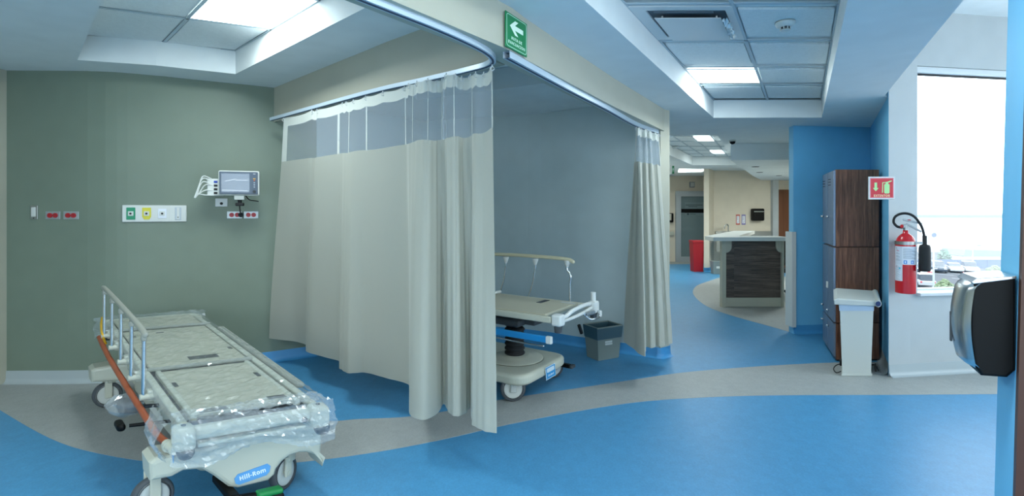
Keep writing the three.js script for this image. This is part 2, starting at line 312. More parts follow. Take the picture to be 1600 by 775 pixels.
lightPanel(cell(B1, 0.5, 1, 0.305, 0.62), BAY1_TRAY, 'large bright ceiling light over the first bed', 'ceiling light panels');
lightPanel([[-3.2, 0.9], [-2.75, 1.15], [-2.45, 0.6], [-2.9, 0.35]], BAY1 - 0.012, 'ceiling light of the next bay, out of view on the left', 'ceiling light panels');
// second bay ceiling, its light off
const B2 = [[-1.0, 5.42], [0.62, 4.55], [0.25, 3.75], [-1.1, 4.5]];
const bay2 = struct('ceiling_bay_dim', prism([...offset(DIVIDER, 0.1), [-0.1, 3.0], ...offset(HEADER, 0.1).slice(3), [1.6, 5.45], ...offset(BAY2SIDE, 0.05).slice(0, -1).reverse(), [-1.25, 6.8], [-2.2, 5.55]], BAY2, BAY2 + 0.2, [B2]), M.ceiling, 'ceiling of the unlit second bay');
obj('cover', prism([[-2.4, 5.3], [-1.25, 6.9], [1.7, 5.6], [0, 2.9]], BAY2 + 0.23, BAY2 + 0.26), M.ceiling, bay2);
trayTiles(bay2, B2, BAY2 + 0.2, [0, 0.5, 1], [0, 0.5, 1], []);

// coved base strips
const coveProfile = [[0, 0.11], [0.007, 0.11], [0.009, 0.045], [0.016, 0.02], [0.032, 0.005], [0.05, 0.0015]];
const cove = (name, plan, m, side) => struct(name, sweepProfile(plan, coveProfile, side), m);
cove('baseboard_back', GREEN.filter(([x]) => x < -2.62), M.coveGrey, -1);
cove('baseboard_back_blue', GREEN.filter(([x]) => x > -2.7), M.coveBlue, -1);
cove('baseboard_bay', BAY2BACK, M.coveBlue, -1);
cove('baseboard_bay_side', BAY2SIDE, M.coveBlue, -1);
cove('baseboard_bay_end', [[1.53, 5.41], [1.56, 5.385], [1.69, 5.49], [1.67, 5.6]], M.coveBlue, -1);
cove('baseboard_window', [0, 1, 2.9].map((u) => [WO[0] + WU[0] * u, WO[1] + WU[1] * u]), M.coveGrey, -1);
cove('baseboard_blue_side', [[3.545, 4.815], [4.62, 6.60]], M.coveGrey, 1);
cove('baseboard_blue_front', [[3.55, 6.46], [4.62, 6.60]], M.coveBlue, -1);
cove('baseboard_corner', [[4.89, 13.05], [5.02, 13.05], [5.36, 13.6], [7, 13.6]], M.coveBlue, -1);
cove('baseboard_far', [[4.5, 15.7], [4.72, 15.7]], M.coveGrey, -1);

// ---------- curtains and tracks ----------
mat('curtainCloth', { color: '#b6b7ab', roughness: 0.85, transmission: 0.22, thickness: 0, bumpMap: clothBump, bumpScale: 0.0006 });
mat('curtainNet', { color: '#dfe8f2', roughness: 0.8, transparent: true, opacity: 0.2 });
mat('tape', { color: '#c9cdc6', roughness: 0.8 });
mat('track', { color: '#c3d2de', roughness: 0.35, metalness: 0.2 });
mat('trackSlot', { color: '#2a3d55', roughness: 0.6 });
function trackSweep(path, w, y0, y1) {                      // path: [x, depth, height of its top]
  const plan = path.map(([x, d]) => [x, d]), L = offset(plan, w / 2), R = offset(plan, -w / 2), h = y1 - y0;
  const row = (P, dy) => P.map(([x, d], i) => V(x, path[i][2] + dy, d));
  return toCreasedNormals(grid([row(L, 0), row(L, -h), row(R, -h), row(R, 0), row(L, 0)]), 0.5);
}
function curve3(pts, n) { return new THREE.CatmullRomCurve3(pts.map((p) => new THREE.Vector3(...p)), false, 'centripetal').getPoints(n).map((p) => [p.x, p.y, p.z]); }
{
  const path = curve3([[-2.36, 5.02, 2.465], [-0.96, 3.78, 2.465], [-0.6, 3.48, 2.455], [-0.27, 3.17, 2.44], [-0.14, 2.98, 2.42], [-0.105, 2.82, 2.405], [-0.14, 2.66, 2.40], [-0.29, 2.40, 2.40], [-0.62, 1.955, 2.40], [-2.3, -0.3, 2.40]], 80);
  const t = thing('curtain_track', 'white ceiling track bending round the corner of the first bay', 'curtain track', [0, 0, 0], 0, 'curtain tracks under the beams');
  obj('rail', trackSweep(path, 0.034, 0, 0.028), M.track, t);
  obj('slot', trackSweep(path.map(([x, d, y]) => [x, d, y - 0.0275]), 0.012, 0, 0.003), M.trackSlot, t);
  const path2 = curve3([[-0.03, 2.72, 2.40], [0.385, 3.475, 2.40], [0.76, 4.13, 2.40], [1.2, 4.93, 2.40], [1.52, 5.37, 2.40]], 40);
  const t2 = thing('curtain_track', 'straight white curtain track in front of the second bay', 'curtain track', [0, 0, 0], 0, 'curtain tracks under the beams');
  obj('rail', trackSweep(path2, 0.04, 0, 0.036), M.track, t2);
  obj('slot', trackSweep(path2.map(([x, d, y]) => [x, d, y - 0.0355]), 0.012, 0, 0.003), M.trackSlot, t2);
}
function curtain(o) {
  const t = thing('privacy_curtain', o.label, 'curtain', [0, 0, 0], 0, 'cream hospital curtains');
  const N = o.n, B = new THREE.CatmullRomCurve3(o.bottom.map(([x, d]) => new THREE.Vector3(x, 0, d)), false, 'centripetal'), T = new THREE.CatmullRomCurve3(o.top.map(([x, d]) => new THREE.Vector3(x, 0, d)), false, 'centripetal');
  const top = (i) => o.topY - o.fall * Math.max(0, i / N - 0.7) / 0.3 - o.sag * Math.abs(Math.sin(Math.PI * o.hooks * i / N));
  const at = (i, y) => {
    const u = i / N, b = B.getPoint(u), p = T.getPoint(u), k = Math.min(1, Math.max(0, (y - o.low) / (2.36 - o.low)));
    const e = k * k * (2.4 - 1.4 * k);
    const e2 = lerp(k, e, o.ease);
    const w = o.wave * (Math.sin(u * o.freq) + 0.6 * Math.sin(u * o.freq * 2.3 + 1)) * (0.5 + 0.5 * Math.sin(u * 9 + y));
    const q = B.getTangent(u), l = Math.hypot(q.x, q.z);
    return V(lerp(b.x, p.x, e2) - q.z / l * w, y, lerp(b.z, p.z, e2) + q.x / l * w);
  };
  const rows = (f0, f1, n) => Array.from({ length: n + 1 }, (_, r) => Array.from({ length: N + 1 }, (_, i) => { const y0 = f0(i), y1 = f1(i); return at(i, lerp(y0, y1, r / n)); }));
  const seam = (i) => 2.02 + 0.004 * Math.sin(i * 0.2);
  obj('cloth', grid(rows(() => o.low, seam, 40), 4), M.curtainCloth, t);
  obj('net', grid(rows(seam, (i) => top(i) - 0.075, 8)), M.curtainNet, t);
  obj('heading_tape', grid(rows((i) => top(i) - 0.078, top, 2)), M.tape, t);
  const edge = (i0, i1) => grid([seam, (i) => top(i)].map((f) => [i0, i1].map((i) => at(i, f(i)).add(new THREE.Vector3(0.002, 0, 0.003)))));
  obj('edge_hem', edge(0, Math.round(N * o.hem)), M.tape, t);
  obj('edge_hem', edge(N - Math.round(N * o.hem), N), M.tape, t);
  for (const u of o.seams) obj('net_seam', edge(Math.round(N * u), Math.round(N * u) + 1), M.tape, t);
  for (let h = 0; h <= o.hooks; h++) {
    const i = Math.min(N, Math.round(h * N / o.hooks)), p = at(i, top(i) - 0.02);
    const k = obj('hook', [new THREE.TorusGeometry(0.011, 0.0025, 6, 12).translate(0, -0.004, 0), rod([0, 0.006, 0], [0, 0.02, 0], 0.0035)], M.whiteMetal, t);
    k.position.copy(p).add(new THREE.Vector3(0, 0.004, 0.006));
  }
}
curtain({
  label: 'long cream curtain with clear net top hanging around the second bed', n: 260, low: 0.27, topY: 2.43, fall: 0.06, sag: 0.012, hooks: 20, ease: 0.5, wave: 0.006, freq: 95, hem: 0.006, seams: [0.14, 0.22, 0.3, 0.4, 0.47, 0.55, 0.63, 0.74, 0.86],
  bottom: [[-2.444, 5.146], [-2.01, 4.95], [-1.885, 4.69], [-1.459, 4.339], [-1.385, 4.14], [-1.285, 4.047], [-1.163, 4.06], [-0.985, 3.938], [-0.765, 3.779], [-0.69, 3.45], [-0.63, 3.2], [-0.54, 3.14], [-0.47, 3.25], [-0.455, 3.40], [-0.41, 3.28], [-0.35, 3.19], [-0.285, 3.27], [-0.275, 3.36], [-0.24, 3.09], [-0.18, 2.994], [-0.0885, 2.951]],
  top: [[-2.16, 4.84], [-1.74, 4.47], [-1.68, 4.42], [-1.375, 4.15], [-1.33, 4.11], [-1.25, 4.04], [-1.12, 3.92], [-0.952, 3.771], [-0.759, 3.612], [-0.71, 3.54], [-0.645, 3.48], [-0.56, 3.40], [-0.50, 3.43], [-0.45, 3.36], [-0.42, 3.28], [-0.36, 3.24], [-0.32, 3.27], [-0.26, 3.19], [-0.22, 3.10], [-0.17, 3.07], [-0.112, 2.88]],
});
curtain({
  label: 'drawn back cream curtain gathered against the pale wall end', n: 120, low: 0.27, topY: 2.358, fall: 0, sag: 0.012, hooks: 7, ease: 0.4, wave: 0.006, freq: 40, hem: 0.025, seams: [],
  bottom: [[1.09, 5.02], [1.13, 4.75], [1.17, 4.51], [1.215, 4.66], [1.265, 4.83], [1.30, 4.79], [1.345, 4.82], [1.37, 4.88], [1.40, 4.84], [1.445, 4.86], [1.47, 4.95], [1.50, 4.93], [1.55, 4.97], [1.575, 5.08]],
  top: [[1.19, 4.92], [1.205, 4.90], [1.23, 4.93], [1.25, 4.99], [1.28, 5.03], [1.30, 5.01], [1.33, 5.06], [1.35, 5.12], [1.385, 5.11], [1.40, 5.18], [1.43, 5.23], [1.46, 5.22], [1.49, 5.28], [1.53, 5.34]],
});

// ---------- printed things ----------
function canvasTex(w, h, draw) {
  const c = document.createElement('canvas'); c.width = w; c.height = h;
  const g = c.getContext('2d'); draw(g, w, h);
  const t = new THREE.CanvasTexture(c); t.colorSpace = THREE.SRGBColorSpace; t.magFilter = THREE.LinearFilter;
  return t;
}
const printed = (name, w, h, draw, o = {}) => mat(name, { map: canvasTex(w, h, draw), roughness: 0.45, ...o });
const rr = (g, x, y, w, h, r) => { g.beginPath(); g.moveTo(x + r, y); g.arcTo(x + w, y, x + w, y + h, r); g.arcTo(x + w, y + h, x, y + h, r); g.arcTo(x, y + h, x, y, r); g.arcTo(x, y, x + w, y, r); g.closePath(); };
const sheet = (w, h, x = 0, y = 0, z = 0) => new THREE.PlaneGeometry(w, h).translate(x, y, z);
const facing = (nx, nd) => Math.atan2(nx, -nd);             // turn of a thing whose front looks along [nx, nd]
{ // evacuation sign on the front beam
  const t = thing('evacuation_sign', 'green evacuation route sign with white arrow on the front beam', 'sign', [0.023, 2.497, 2.747], facing(0.862, -0.507));
  obj('board', rbox(0.232, 0.186, 0.006, 0.012), mat('signGreen', { color: '#0a7a45', roughness: 0.4 }), t);
  obj('print', sheet(0.224, 0.178, 0, 0, 0.0036), printed('evacPrint', 360, 377, (g, w, h) => {
    g.fillStyle = '#0a7a45'; g.fillRect(0, 0, w, h);
    g.strokeStyle = '#bfe3d2'; g.lineWidth = 7; rr(g, 12, 12, w - 24, h - 24, 26); g.stroke();
    g.fillStyle = '#d5ead9'; g.beginPath();
    [[62, 130], [150, 50], [205, 50], [150, 104], [292, 104], [292, 158], [150, 158], [205, 212], [150, 212]].forEach(([x, y], i) => (i ? g.lineTo(x, y) : g.moveTo(x, y))); g.fill();
    g.textAlign = 'center'; g.font = 'bold 46px sans-serif'; g.fillText('RUTA DE', w / 2, 275); g.font = 'bold 46px sans-serif'; g.fillText('EVACUACION', w / 2, 330, w - 60);
  }), t);
}
{ // extinguisher sign standing out from the corner
  const t = thing('extinguisher_sign', 'red square extinguisher sign with green symbols above the extinguisher', 'sign', [3.425, 1.765, 4.745], facing(-0.1, -1));
  obj('board', rbox(0.232, 0.212, 0.006, 0.012), M.whitePlastic, t);
  obj('bracket', box(0.02, 0.1, 0.05, 0.106, 0, -0.026), M.whitePlastic, t);
  obj('print', sheet(0.216, 0.196, 0, 0, 0.0036), printed('extPrint', 440, 400, (g, w, h) => {
    g.fillStyle = '#e9e3e6'; g.fillRect(0, 0, w, h);
    g.fillStyle = '#d5283b'; g.fillRect(12, 12, w - 24, h - 24);
    g.strokeStyle = '#f1b9bb'; g.lineWidth = 4; g.strokeRect(22, 22, w - 44, h - 44);
    g.fillStyle = '#b6eaa0';
    g.beginPath(); [[90, 96], [136, 96], [136, 200], [166, 200], [113, 262], [60, 200], [90, 200]].forEach(([x, y], i) => (i ? g.lineTo(x, y) : g.moveTo(x, y))); g.fill();
    rr(g, 262, 120, 96, 186, 26); g.fill(); g.fillRect(290, 84, 40, 44);
    g.beginPath(); [[288, 92], [392, 56], [398, 74], [330, 104]].forEach(([x, y], i) => (i ? g.lineTo(x, y) : g.moveTo(x, y))); g.fill();
    g.strokeStyle = '#b6eaa0'; g.lineWidth = 15; g.beginPath(); g.moveTo(292, 96); g.lineTo(236, 100); g.lineTo(230, 290); g.stroke();
    g.fillStyle = '#f2d9a8'; g.textAlign = 'center'; g.font = 'bold 60px sans-serif'; g.fillText('EXTINTOR', w / 2, 368, 340);
  }), t);
}

// ---------- devices on the olive wall ----------
function onGreen(X, out = 0) {
  let i = GREEN.findIndex(([x]) => x > X); i = Math.max(1, i);
  const a = GREEN[i - 1], b = GREEN[i], k = (X - a[0]) / (b[0] - a[0]), l = Math.hypot(b[0] - a[0], b[1] - a[1]), n = [(b[1] - a[1]) / l, -(b[0] - a[0]) / l];
  return { p: [X + n[0] * out, lerp(a[1], b[1], k) + n[1] * out], turn: facing(...n) };
}
function wallThing(name, label, category, X, y, group) { const w = onGreen(X); return thing(name, label, category, [w.p[0], y, w.p[1]], w.turn, group); }
{
  const t = wallThing('light_switch', 'slim grey wall switch nearest the pale left wall', 'switch', -4.313, 1.54);
  obj('plate', rbox(0.066, 0.125, 0.008, 0.004, 0, 0, 0.004), M.steel, t); obj('rocker', rbox(0.036, 0.085, 0.01, 0.004, 0, 0.004, 0.011), M.whitePlastic, t);
  obj('screw', rod([0, -0.052, 0.008], [0, -0.052, 0.011], 0.005), M.rubber, t);
}
function outlet(X, y, label, plug) {
  const t = wallThing('wall_outlet', label, 'wall outlet', X, y, 'red double outlets on the olive wall');
  obj('plate', rbox(0.132, 0.072, 0.007, 0.003, 0, 0, 0.0035), M.alu, t);
  for (const s of [-1, 1]) {
    const k = obj('socket', new THREE.CylinderGeometry(0.021, 0.022, 0.008, 20).rotateX(Math.PI / 2).translate(s * 0.024, 0, 0.011), M.redSocket, t);
    obj('pin_slot', [box(0.003, 0.009, 0.001, s * 0.024 - 0.006, 0.004, 0.0156), box(0.003, 0.009, 0.001, s * 0.024 + 0.006, 0.004, 0.0156)], M.blackMatt, k);
  }
  obj('screw', rod([0, 0, 0.006], [0, 0, 0.009], 0.004), M.steel, t);
}
outlet(-4.145, 1.512, 'red double outlet between the grey switch and another outlet');
outlet(-3.985, 1.512, 'red double outlet second from the grey switch');
outlet(-2.762, 1.513, 'red double outlet with a black plug under the monitor');
outlet(-2.632, 1.513, 'red double outlet beside the curtain, without a plug');
{ // gas outlet plates
  const list = [[-3.508, 'green', '#0f8f66', 'white gas plate with green medical outlet, leftmost of four'], [-3.398, 'yellow', '#d8cf3a', 'white gas plate with yellow medical outlet'], [-3.288, 'white', '#e4e9f2', 'white gas plate with pale square outlet beside the yellow one'], [-3.18, 'slide', '#b9c2cb', 'white plate with grey slide bracket, rightmost of four']];
  list.forEach(([X, kind, c, label]) => {
    const t = wallThing('gas_plate', label, 'gas outlet', X, 1.528, 'four medical gas plates');
    obj('plate', rbox(0.138, 0.158, 0.016, 0.008, 0, 0, 0.008), M.whitePlastic, t);
    const m = mat('gas_' + kind, { color: c, roughness: 0.45 });
    if (kind === 'slide') {
      obj('slide', rbox(0.05, 0.118, 0.008, 0.002, 0, 0, 0.019), m, t); obj('channel', rbox(0.022, 0.11, 0.006, 0.002, 0, 0, 0.024), M.whitePlastic, t); obj('screw', rod([0, -0.035, 0.024], [0, -0.035, 0.029], 0.005), M.blackMatt, t);
      return;
    }
    obj('panel', kind === 'yellow' ? plate([[-0.034, 0.055], [0.034, 0.055], [0.034, -0.03], [0.02, -0.055], [-0.02, -0.055], [-0.034, -0.03]], 0.006).translate(0, 0, 0.019) : rbox(0.068, kind === 'green' ? 0.112 : 0.09, 0.006, 0.002, 0, 0, 0.019), m, t);
    const s = obj('outlet', rbox(0.042, 0.042, 0.008, 0.003, 0, 0, 0.024), M.whitePlastic, t);
    obj('nozzle', rod([0, 0, 0.026], [0, 0, 0.034], 0.009), M.blackMatt, s);
  });
}
{ // patient monitor on its bracket
  const t = thing('patient_monitor', 'white patient monitor on a bracket with cables, above the outlets', 'monitor', [-2.573, 1.815, 4.82], 0.3);
  const body = obj('housing', [rbox(0.352, 0.236, 0.05, 0.018, 0, 0, -0.03, 4), rbox(0.26, 0.18, 0.06, 0.02, 0, 0, -0.08)], M.whitePlastic, t);
  obj('bezel', rbox(0.326, 0.212, 0.01, 0.006, 0, 0, -0.004), mat('bezelBlue', { color: '#4a5a6c', roughness: 0.35 }), t);
  obj('screen', sheet(0.238, 0.178, -0.026, 0.002, 0.0022), printed('screenPrint', 480, 360, (g, w, h) => {
    g.fillStyle = '#66778a'; g.fillRect(0, 0, w, h);
    g.strokeStyle = '#8d9cae'; g.lineWidth = 3;
    for (let i = 0; i < 18; i++) { g.beginPath(); const x = (i * 137) % w, y = (i * 83) % h; g.moveTo(x, y); g.quadraticCurveTo(x + 40, y + (i % 5) * 10 - 20, x + 90, y + 8); g.stroke(); }
    g.strokeStyle = '#e8edf2'; g.lineWidth = 6; g.beginPath(); g.moveTo(60, 150); g.lineTo(170, 128); g.lineTo(250, 106); g.stroke(); g.beginPath(); g.moveTo(240, 128); g.lineTo(450, 128); g.stroke();
    g.beginPath(); g.moveTo(10, 320); g.lineTo(450, 330); g.stroke();
  }, { roughness: 0.12 }), t);
  obj('plastic_cover', grid(Array.from({ length: 10 }, (_, r) => Array.from({ length: 12 }, (_, c) => new THREE.Vector3(-0.145 + c * 0.238 / 11, -0.085 + r * 0.172 / 9, 0.005 + 0.0012 * rnd())))), mat('clearFilm', { color: '#ffffff', transmission: 0.99, roughness: 0.1, thickness: 0, ior: 1.35 }), t);
  [['#e2b13c', 0.042], ['#c8643c', 0.025], ['#b7c2cc', 0.004], ['#b7c2cc', -0.016], ['#b7c2cc', -0.036]].forEach(([c, y], i) => obj('button', rbox(i ? 0.012 : 0.022, 0.009, 0.006, 0.002, 0.134, y, 0.003), mat('monitorButton' + i, { color: c, roughness: 0.4 }), t));
  obj('knob', rod([0.134, -0.08, 0], [0.134, -0.08, 0.014], 0.014), M.rubber, t);
  obj('logo_bar', box(0.02, 0.005, 0.002, 0.134, 0.088, 0.003), M.whiteMetal, t);
  obj('module_rack', rbox(0.12, 0.16, 0.13, 0.012, -0.215, -0.04, -0.10), M.whitePlastic, t);
  for (let i = 0; i < 4; i++) obj('port', rbox(0.03, 0.02, 0.01, 0.003, -0.20, 0.01 - i * 0.035, -0.033), i ? M.blackMatt : mat('portBlue', { color: '#2747a8' }), t);
  obj('wall_channel', rbox(0.035, 0.28, 0.025, 0.003, -0.125, 0.0, -0.35), M.whiteMetal, t);
  obj('arm', [rod([-0.125, -0.02, -0.34], [-0.02, -0.02, -0.1], 0.018), rbox(0.05, 0.07, 0.06, 0.006, -0.12, -0.02, -0.33)], M.whiteMetal, t);
  obj('mount', rbox(0.085, 0.04, 0.07, 0.006, 0.0, -0.138, -0.05), M.wheelGrey, t);
  obj('swivel', [rod([0.0, -0.15, -0.05], [0.0, -0.2, -0.05], 0.018), rbox(0.07, 0.03, 0.05, 0.008, 0, -0.2, -0.05)], M.blackMatt, t);
  for (const [a, b] of [[0.02, -0.02], [-0.012, -0.07], [0.04, -0.115]]) obj('cable', tube([[-0.24, a, -0.04], [-0.30, a + 0.02, -0.02], [-0.345, -0.07 + b * 0.4, 0], [-0.365, -0.145, 0.0], [-0.335, -0.11, 0.0], [-0.28, b, -0.02], [-0.22, b, -0.04]], 0.0055, 48, 8), M.whitePlastic, t);
  obj('power_cord', [tube([[0.0, -0.2, -0.05], [-0.01, -0.23, -0.1], [-0.03, -0.285, -0.24], [-0.035, -0.302, -0.29]], 0.006), rod([-0.035, -0.302, -0.28], [-0.045, -0.302, -0.33], 0.024)], M.blackMatt, t);
  obj('lead', tube([[0.05, -0.12, -0.06], [0.08, -0.155, -0.06], [0.13, -0.165, -0.08], [0.15, -0.17, -0.1]], 0.005), M.blackMatt, t);
  const b = wallThing('bracket_plate', 'small white plate with black knob below the monitor', 'wall plate', -2.862, 1.635);
  obj('plate', rbox(0.105, 0.08, 0.02, 0.004, 0, 0, 0.01), M.whiteMetal, b); obj('knob', rod([0, -0.01, 0.02], [0, -0.01, 0.04], 0.013), M.blackMatt, b);
}

// ---------- stretchers ----------
// Built in a frame of their own: x across from the near rail, y up, z = 0 at the foot end and negative towards the head.
function settle(group, A, B) {                              // lays the frame's x along A and its -z along B, both [x, depth]
  const m = new THREE.Matrix4().makeBasis(new THREE.Vector3(A[0], 0, -A[1]), new THREE.Vector3(0, 1, 0), new THREE.Vector3(-B[0], 0, B[1]));
  group.traverse((o) => { if (o.isMesh) o.geometry = o.geometry.clone().applyMatrix4(m); });
}
const slope = (g, k) => g.applyMatrix4(new THREE.Matrix4().set(1, 0, 0, 0, 0, 1, -k, 0, 0, 0, 1, 0, 0, 0, 0, 1));
mat('tyre', { color: '#4b5054', roughness: 0.65 });
mat('wheelDisc', { color: '#c3c6c0', roughness: 0.45 });
mat('orangeTube', { color: '#a4512f', roughness: 0.4 });
mat('railGrey', { color: '#9a9c92', roughness: 0.45 });
mat('stickerDark', { color: '#23272e', roughness: 0.3 });
mat('blueTrim', { color: '#1286c8', roughness: 0.35 });
mat('film', { color: '#f4f8fb', transmission: 0.95, roughness: 0.1, thickness: 0, ior: 1.5 });
mat('filmThick', { color: '#eef3f6', transmission: 0.82, roughness: 0.12, thickness: 0, ior: 1.6 });
mat('yellow', { color: '#d7a51e', roughness: 0.5 });
mat('green', { color: '#11803f', roughness: 0.5 });
mat('orange', { color: '#e0531f', roughness: 0.5 });
function caster(parent, x, z, turn, r = 0.1, top = 0.24, m = M.cream) {
  const place = (g) => g.rotateY(turn).translate(x, 0, z);
  const f = obj('caster', place(merge([rbox(0.06, 0.05, 0.09, 0.012, 0.02, top - 0.02, 0), rbox(0.05, top - 0.09, 0.014, 0.006, 0.0, (top + 0.07) / 2, 0.032), rbox(0.05, top - 0.09, 0.014, 0.006, 0.0, (top + 0.07) / 2, -0.032), rod([0, r, -0.042], [0, r, 0.042], 0.012), rod([0.02, top - 0.02, 0], [0.02, top + 0.03, 0], 0.02)])), m, parent);
  const ring = lathe([[r - 0.02, -0.018], [r - 0.008, -0.018], [r, -0.009], [r, 0.009], [r - 0.008, 0.018], [r - 0.02, 0.018]], 36).rotateX(Math.PI / 2).translate(0, r, 0);
  obj('tyre', place(ring), M.tyre, f);
  const disc = lathe([[0.012, -0.012], [r * 0.5, -0.02], [r - 0.03, -0.017], [r - 0.019, -0.012], [r - 0.019, 0.012], [r - 0.03, 0.017], [r * 0.5, 0.02], [0.012, 0.012]], 32).rotateX(Math.PI / 2).translate(0, r, 0);
  obj('wheel_disc', place(disc), M.wheelDisc, f);
  const line = new THREE.TorusGeometry(r - 0.026, 0.0028, 6, 36); obj('rim_line', place(merge([line.clone().translate(0, r, 0.018), line.translate(0, r, -0.018)])), M.tyre, f);
  return f;
}
{
  const t = thing('hospital_stretcher', 'cream stretcher wrapped in clear plastic in front of the olive wall', 'stretcher', [-1.61, 0, 2.5], 0, 'hospital stretchers');
  const K = 0.061, dk = (g) => slope(g, K);
  // base shell across the foot end
  const shell = [[-0.14, 0.235], [-0.145, 0.325], [-0.12, 0.345], [0.02, 0.35], [0.10, 0.36], [0.30, 0.40], [0.60, 0.45], [0.645, 0.44], [0.655, 0.36], [0.65, 0.20]];
  for (let a = 10; a <= 150; a += 20) shell.push([0.535 + 0.128 * Math.cos(a * Math.PI / 180), 0.105 + 0.128 * Math.sin(a * Math.PI / 180)]);
  shell.push([0.415, 0.14], [0.385, 0.115], [0.24, 0.11], [0.20, 0.125], [0.13, 0.20], [0.08, 0.245], [0.0, 0.255], [-0.05, 0.235]);
  obj('base_shell', plate(shell, 0.2, 0.025).translate(0.02, 0, -0.155), M.cream, t);
  const head = [[-0.13, 0.235], [-0.135, 0.325], [-0.11, 0.345], [0.1, 0.36], [0.6, 0.36], [0.66, 0.33], [0.66, 0.23], [0.5, 0.22], [0.4, 0.12], [0.2, 0.12], [0.1, 0.22]];
  obj('base_shell', plate(head, 0.2, 0.025).translate(0, 0, -2.2), M.cream, t);
  obj('chassis', [rbox(0.36, 0.2, 1.8, 0.05, 0.31, 0.22, -1.2), rbox(0.44, 0.06, 1.9, 0.02, 0.31, 0.33, -1.2)], M.cream, t);
  for (const z of [-0.62, -1.75]) obj('column', new THREE.CylinderGeometry(0.075, 0.085, 0.12, 20).translate(0.31, 0.38, z), M.rubber, t);
  caster(t, -0.085, -0.205, 0.25); caster(t, 0.515, -0.175, 0.6, 0.1, 0.2); caster(t, -0.02, -2.215, 0.1); caster(t, 0.55, -2.215, 0.1);
  obj('badge', plate([[0.24, 0.19], [0.255, 0.21], [0.395, 0.235], [0.41, 0.22], [0.405, 0.19], [0.39, 0.175], [0.26, 0.155], [0.245, 0.165]], 0.004).translate(0.0, -0.022, -0.052), printed('badgePrint', 340, 170, (g, w, h) => {
    g.fillStyle = '#5fa0d8'; g.fillRect(0, 0, w, h); g.fillStyle = '#eef4fa'; g.textAlign = 'center'; g.font = 'bold 62px sans-serif'; g.save(); g.translate(w / 2, h / 2); g.rotate(-0.16); g.fillText('Hill-Rom', 0, 20, 280); g.restore();
  }), t);
  { const b = t.children[t.children.length - 1].geometry, p = b.attributes.position, uv = b.attributes.uv; for (let i = 0; i < p.count; i++) uv.setXY(i, (p.getX(i) - 0.24) / 0.17, (p.getY(i) - 0.13) / 0.086); }
  // lying frame
  for (const x of [0.0, 0.605]) obj('side_rail', dk(rbox(0.04, 0.055, 2.36, 0.012, x + 0.012, 0.478, -1.2)), M.cream, t);
  obj('foot_bar', dk(merge([rbox(0.56, 0.065, 0.06, 0.02, 0.31, 0.455, -0.01), rbox(0.5, 0.02, 0.05, 0.008, 0.31, 0.40, 0.0)])), M.cream, t);
  obj('head_bar', dk(rbox(0.66, 0.07, 0.06, 0.02, 0.31, 0.475, -2.42)), M.cream, t);
  for (const [x, z] of [[0.005, 0.0], [0.625, 0.0], [0.005, -2.42], [0.625, -2.42]]) {
    const c = obj('corner_block', dk(rbox(0.095, 0.115, 0.105, 0.028, x, 0.445, z, 4)), M.cream, t);
    obj('bumper', dk(lathe([[0, -0.028], [0.028, -0.026], [0.038, -0.008], [0.038, 0.016], [0, 0.018]], 20).translate(x + (x > 0.3 ? 0.014 : 0.004), 0.378, z + 0.018)), M.rubber, c);
    obj('cap', dk(new THREE.CylinderGeometry(0.011, 0.011, 0.004, 14).translate(x, 0.5045, z)), M.rubber, c);
  }
  obj('bolt', dk(rod([0.55, 0.44, 0.018], [0.55, 0.44, 0.026], 0.014)), M.rubber, t);
  // deck panels
  const deck = (name, z0, z1, x0 = 0.075, x1 = 0.56, y = 0.492) => obj(name, dk(rbox(x1 - x0, 0.018, z0 - z1, 0.008, (x0 + x1) / 2, y, (z0 + z1) / 2)), M.creamDeck, t);
  deck('foot_panel', -0.12, -0.90); deck('seat_panel', -0.97, -1.97, 0.04, 0.585, 0.497); deck('head_panel', -2.02, -2.40, 0.04, 0.585, 0.50);
  obj('foot_panel_frame', dk(merge([rbox(0.03, 0.04, 0.82, 0.01, 0.072, 0.487, -0.51), rbox(0.03, 0.04, 0.82, 0.01, 0.562, 0.487, -0.51)])), M.cream, t);
  obj('hinge_bar', dk(rod([0.02, 0.508, -0.935], [0.6, 0.508, -0.935], 0.013)), M.railGrey, t); obj('hinge_bar', dk(rod([0.02, 0.512, -2.0], [0.63, 0.512, -2.0], 0.012)), M.railGrey, t);
  obj('under_frame', dk(merge([rbox(0.05, 0.05, 2.2, 0.01, 0.17, 0.44, -1.2), rbox(0.05, 0.05, 2.2, 0.01, 0.45, 0.44, -1.2), rbox(0.58, 0.004, 2.3, 0.001, 0.31, 0.474, -1.2)])), M.rubber, t);
  obj('warning_label', dk(rbox(0.17, 0.002, 0.075, 0.001, 0.36, 0.5072, -1.1)), M.stickerDark, t);
  for (const [x, z, w, l] of [[0.1, -0.62, 0.022, 0.075], [0.53, -0.62, 0.022, 0.075], [0.085, -1.45, 0.022, 0.05], [0.56, -1.25, 0.022, 0.05], [0.26, -1.86, 0.05, 0.02], [0.49, -0.2, 0.09, 0.04], [0.17, -0.15, 0.13, 0.04], [0.085, -1.8, 0.03, 0.04]]) obj('slot', dk(rbox(w, 0.003, l, 0.001, x, 0.5025 + (z < -0.95 ? 0.004 : 0), z)), M.stickerDark, t);
  // raised near rail
  obj('rail_grip', dk(tube([[-0.05, 0.815, -0.585], [-0.05, 0.822, -0.61], [-0.05, 0.823, -2.15], [-0.05, 0.82, -2.17]], 0.0165, 60, 12)), M.railGrey, t);
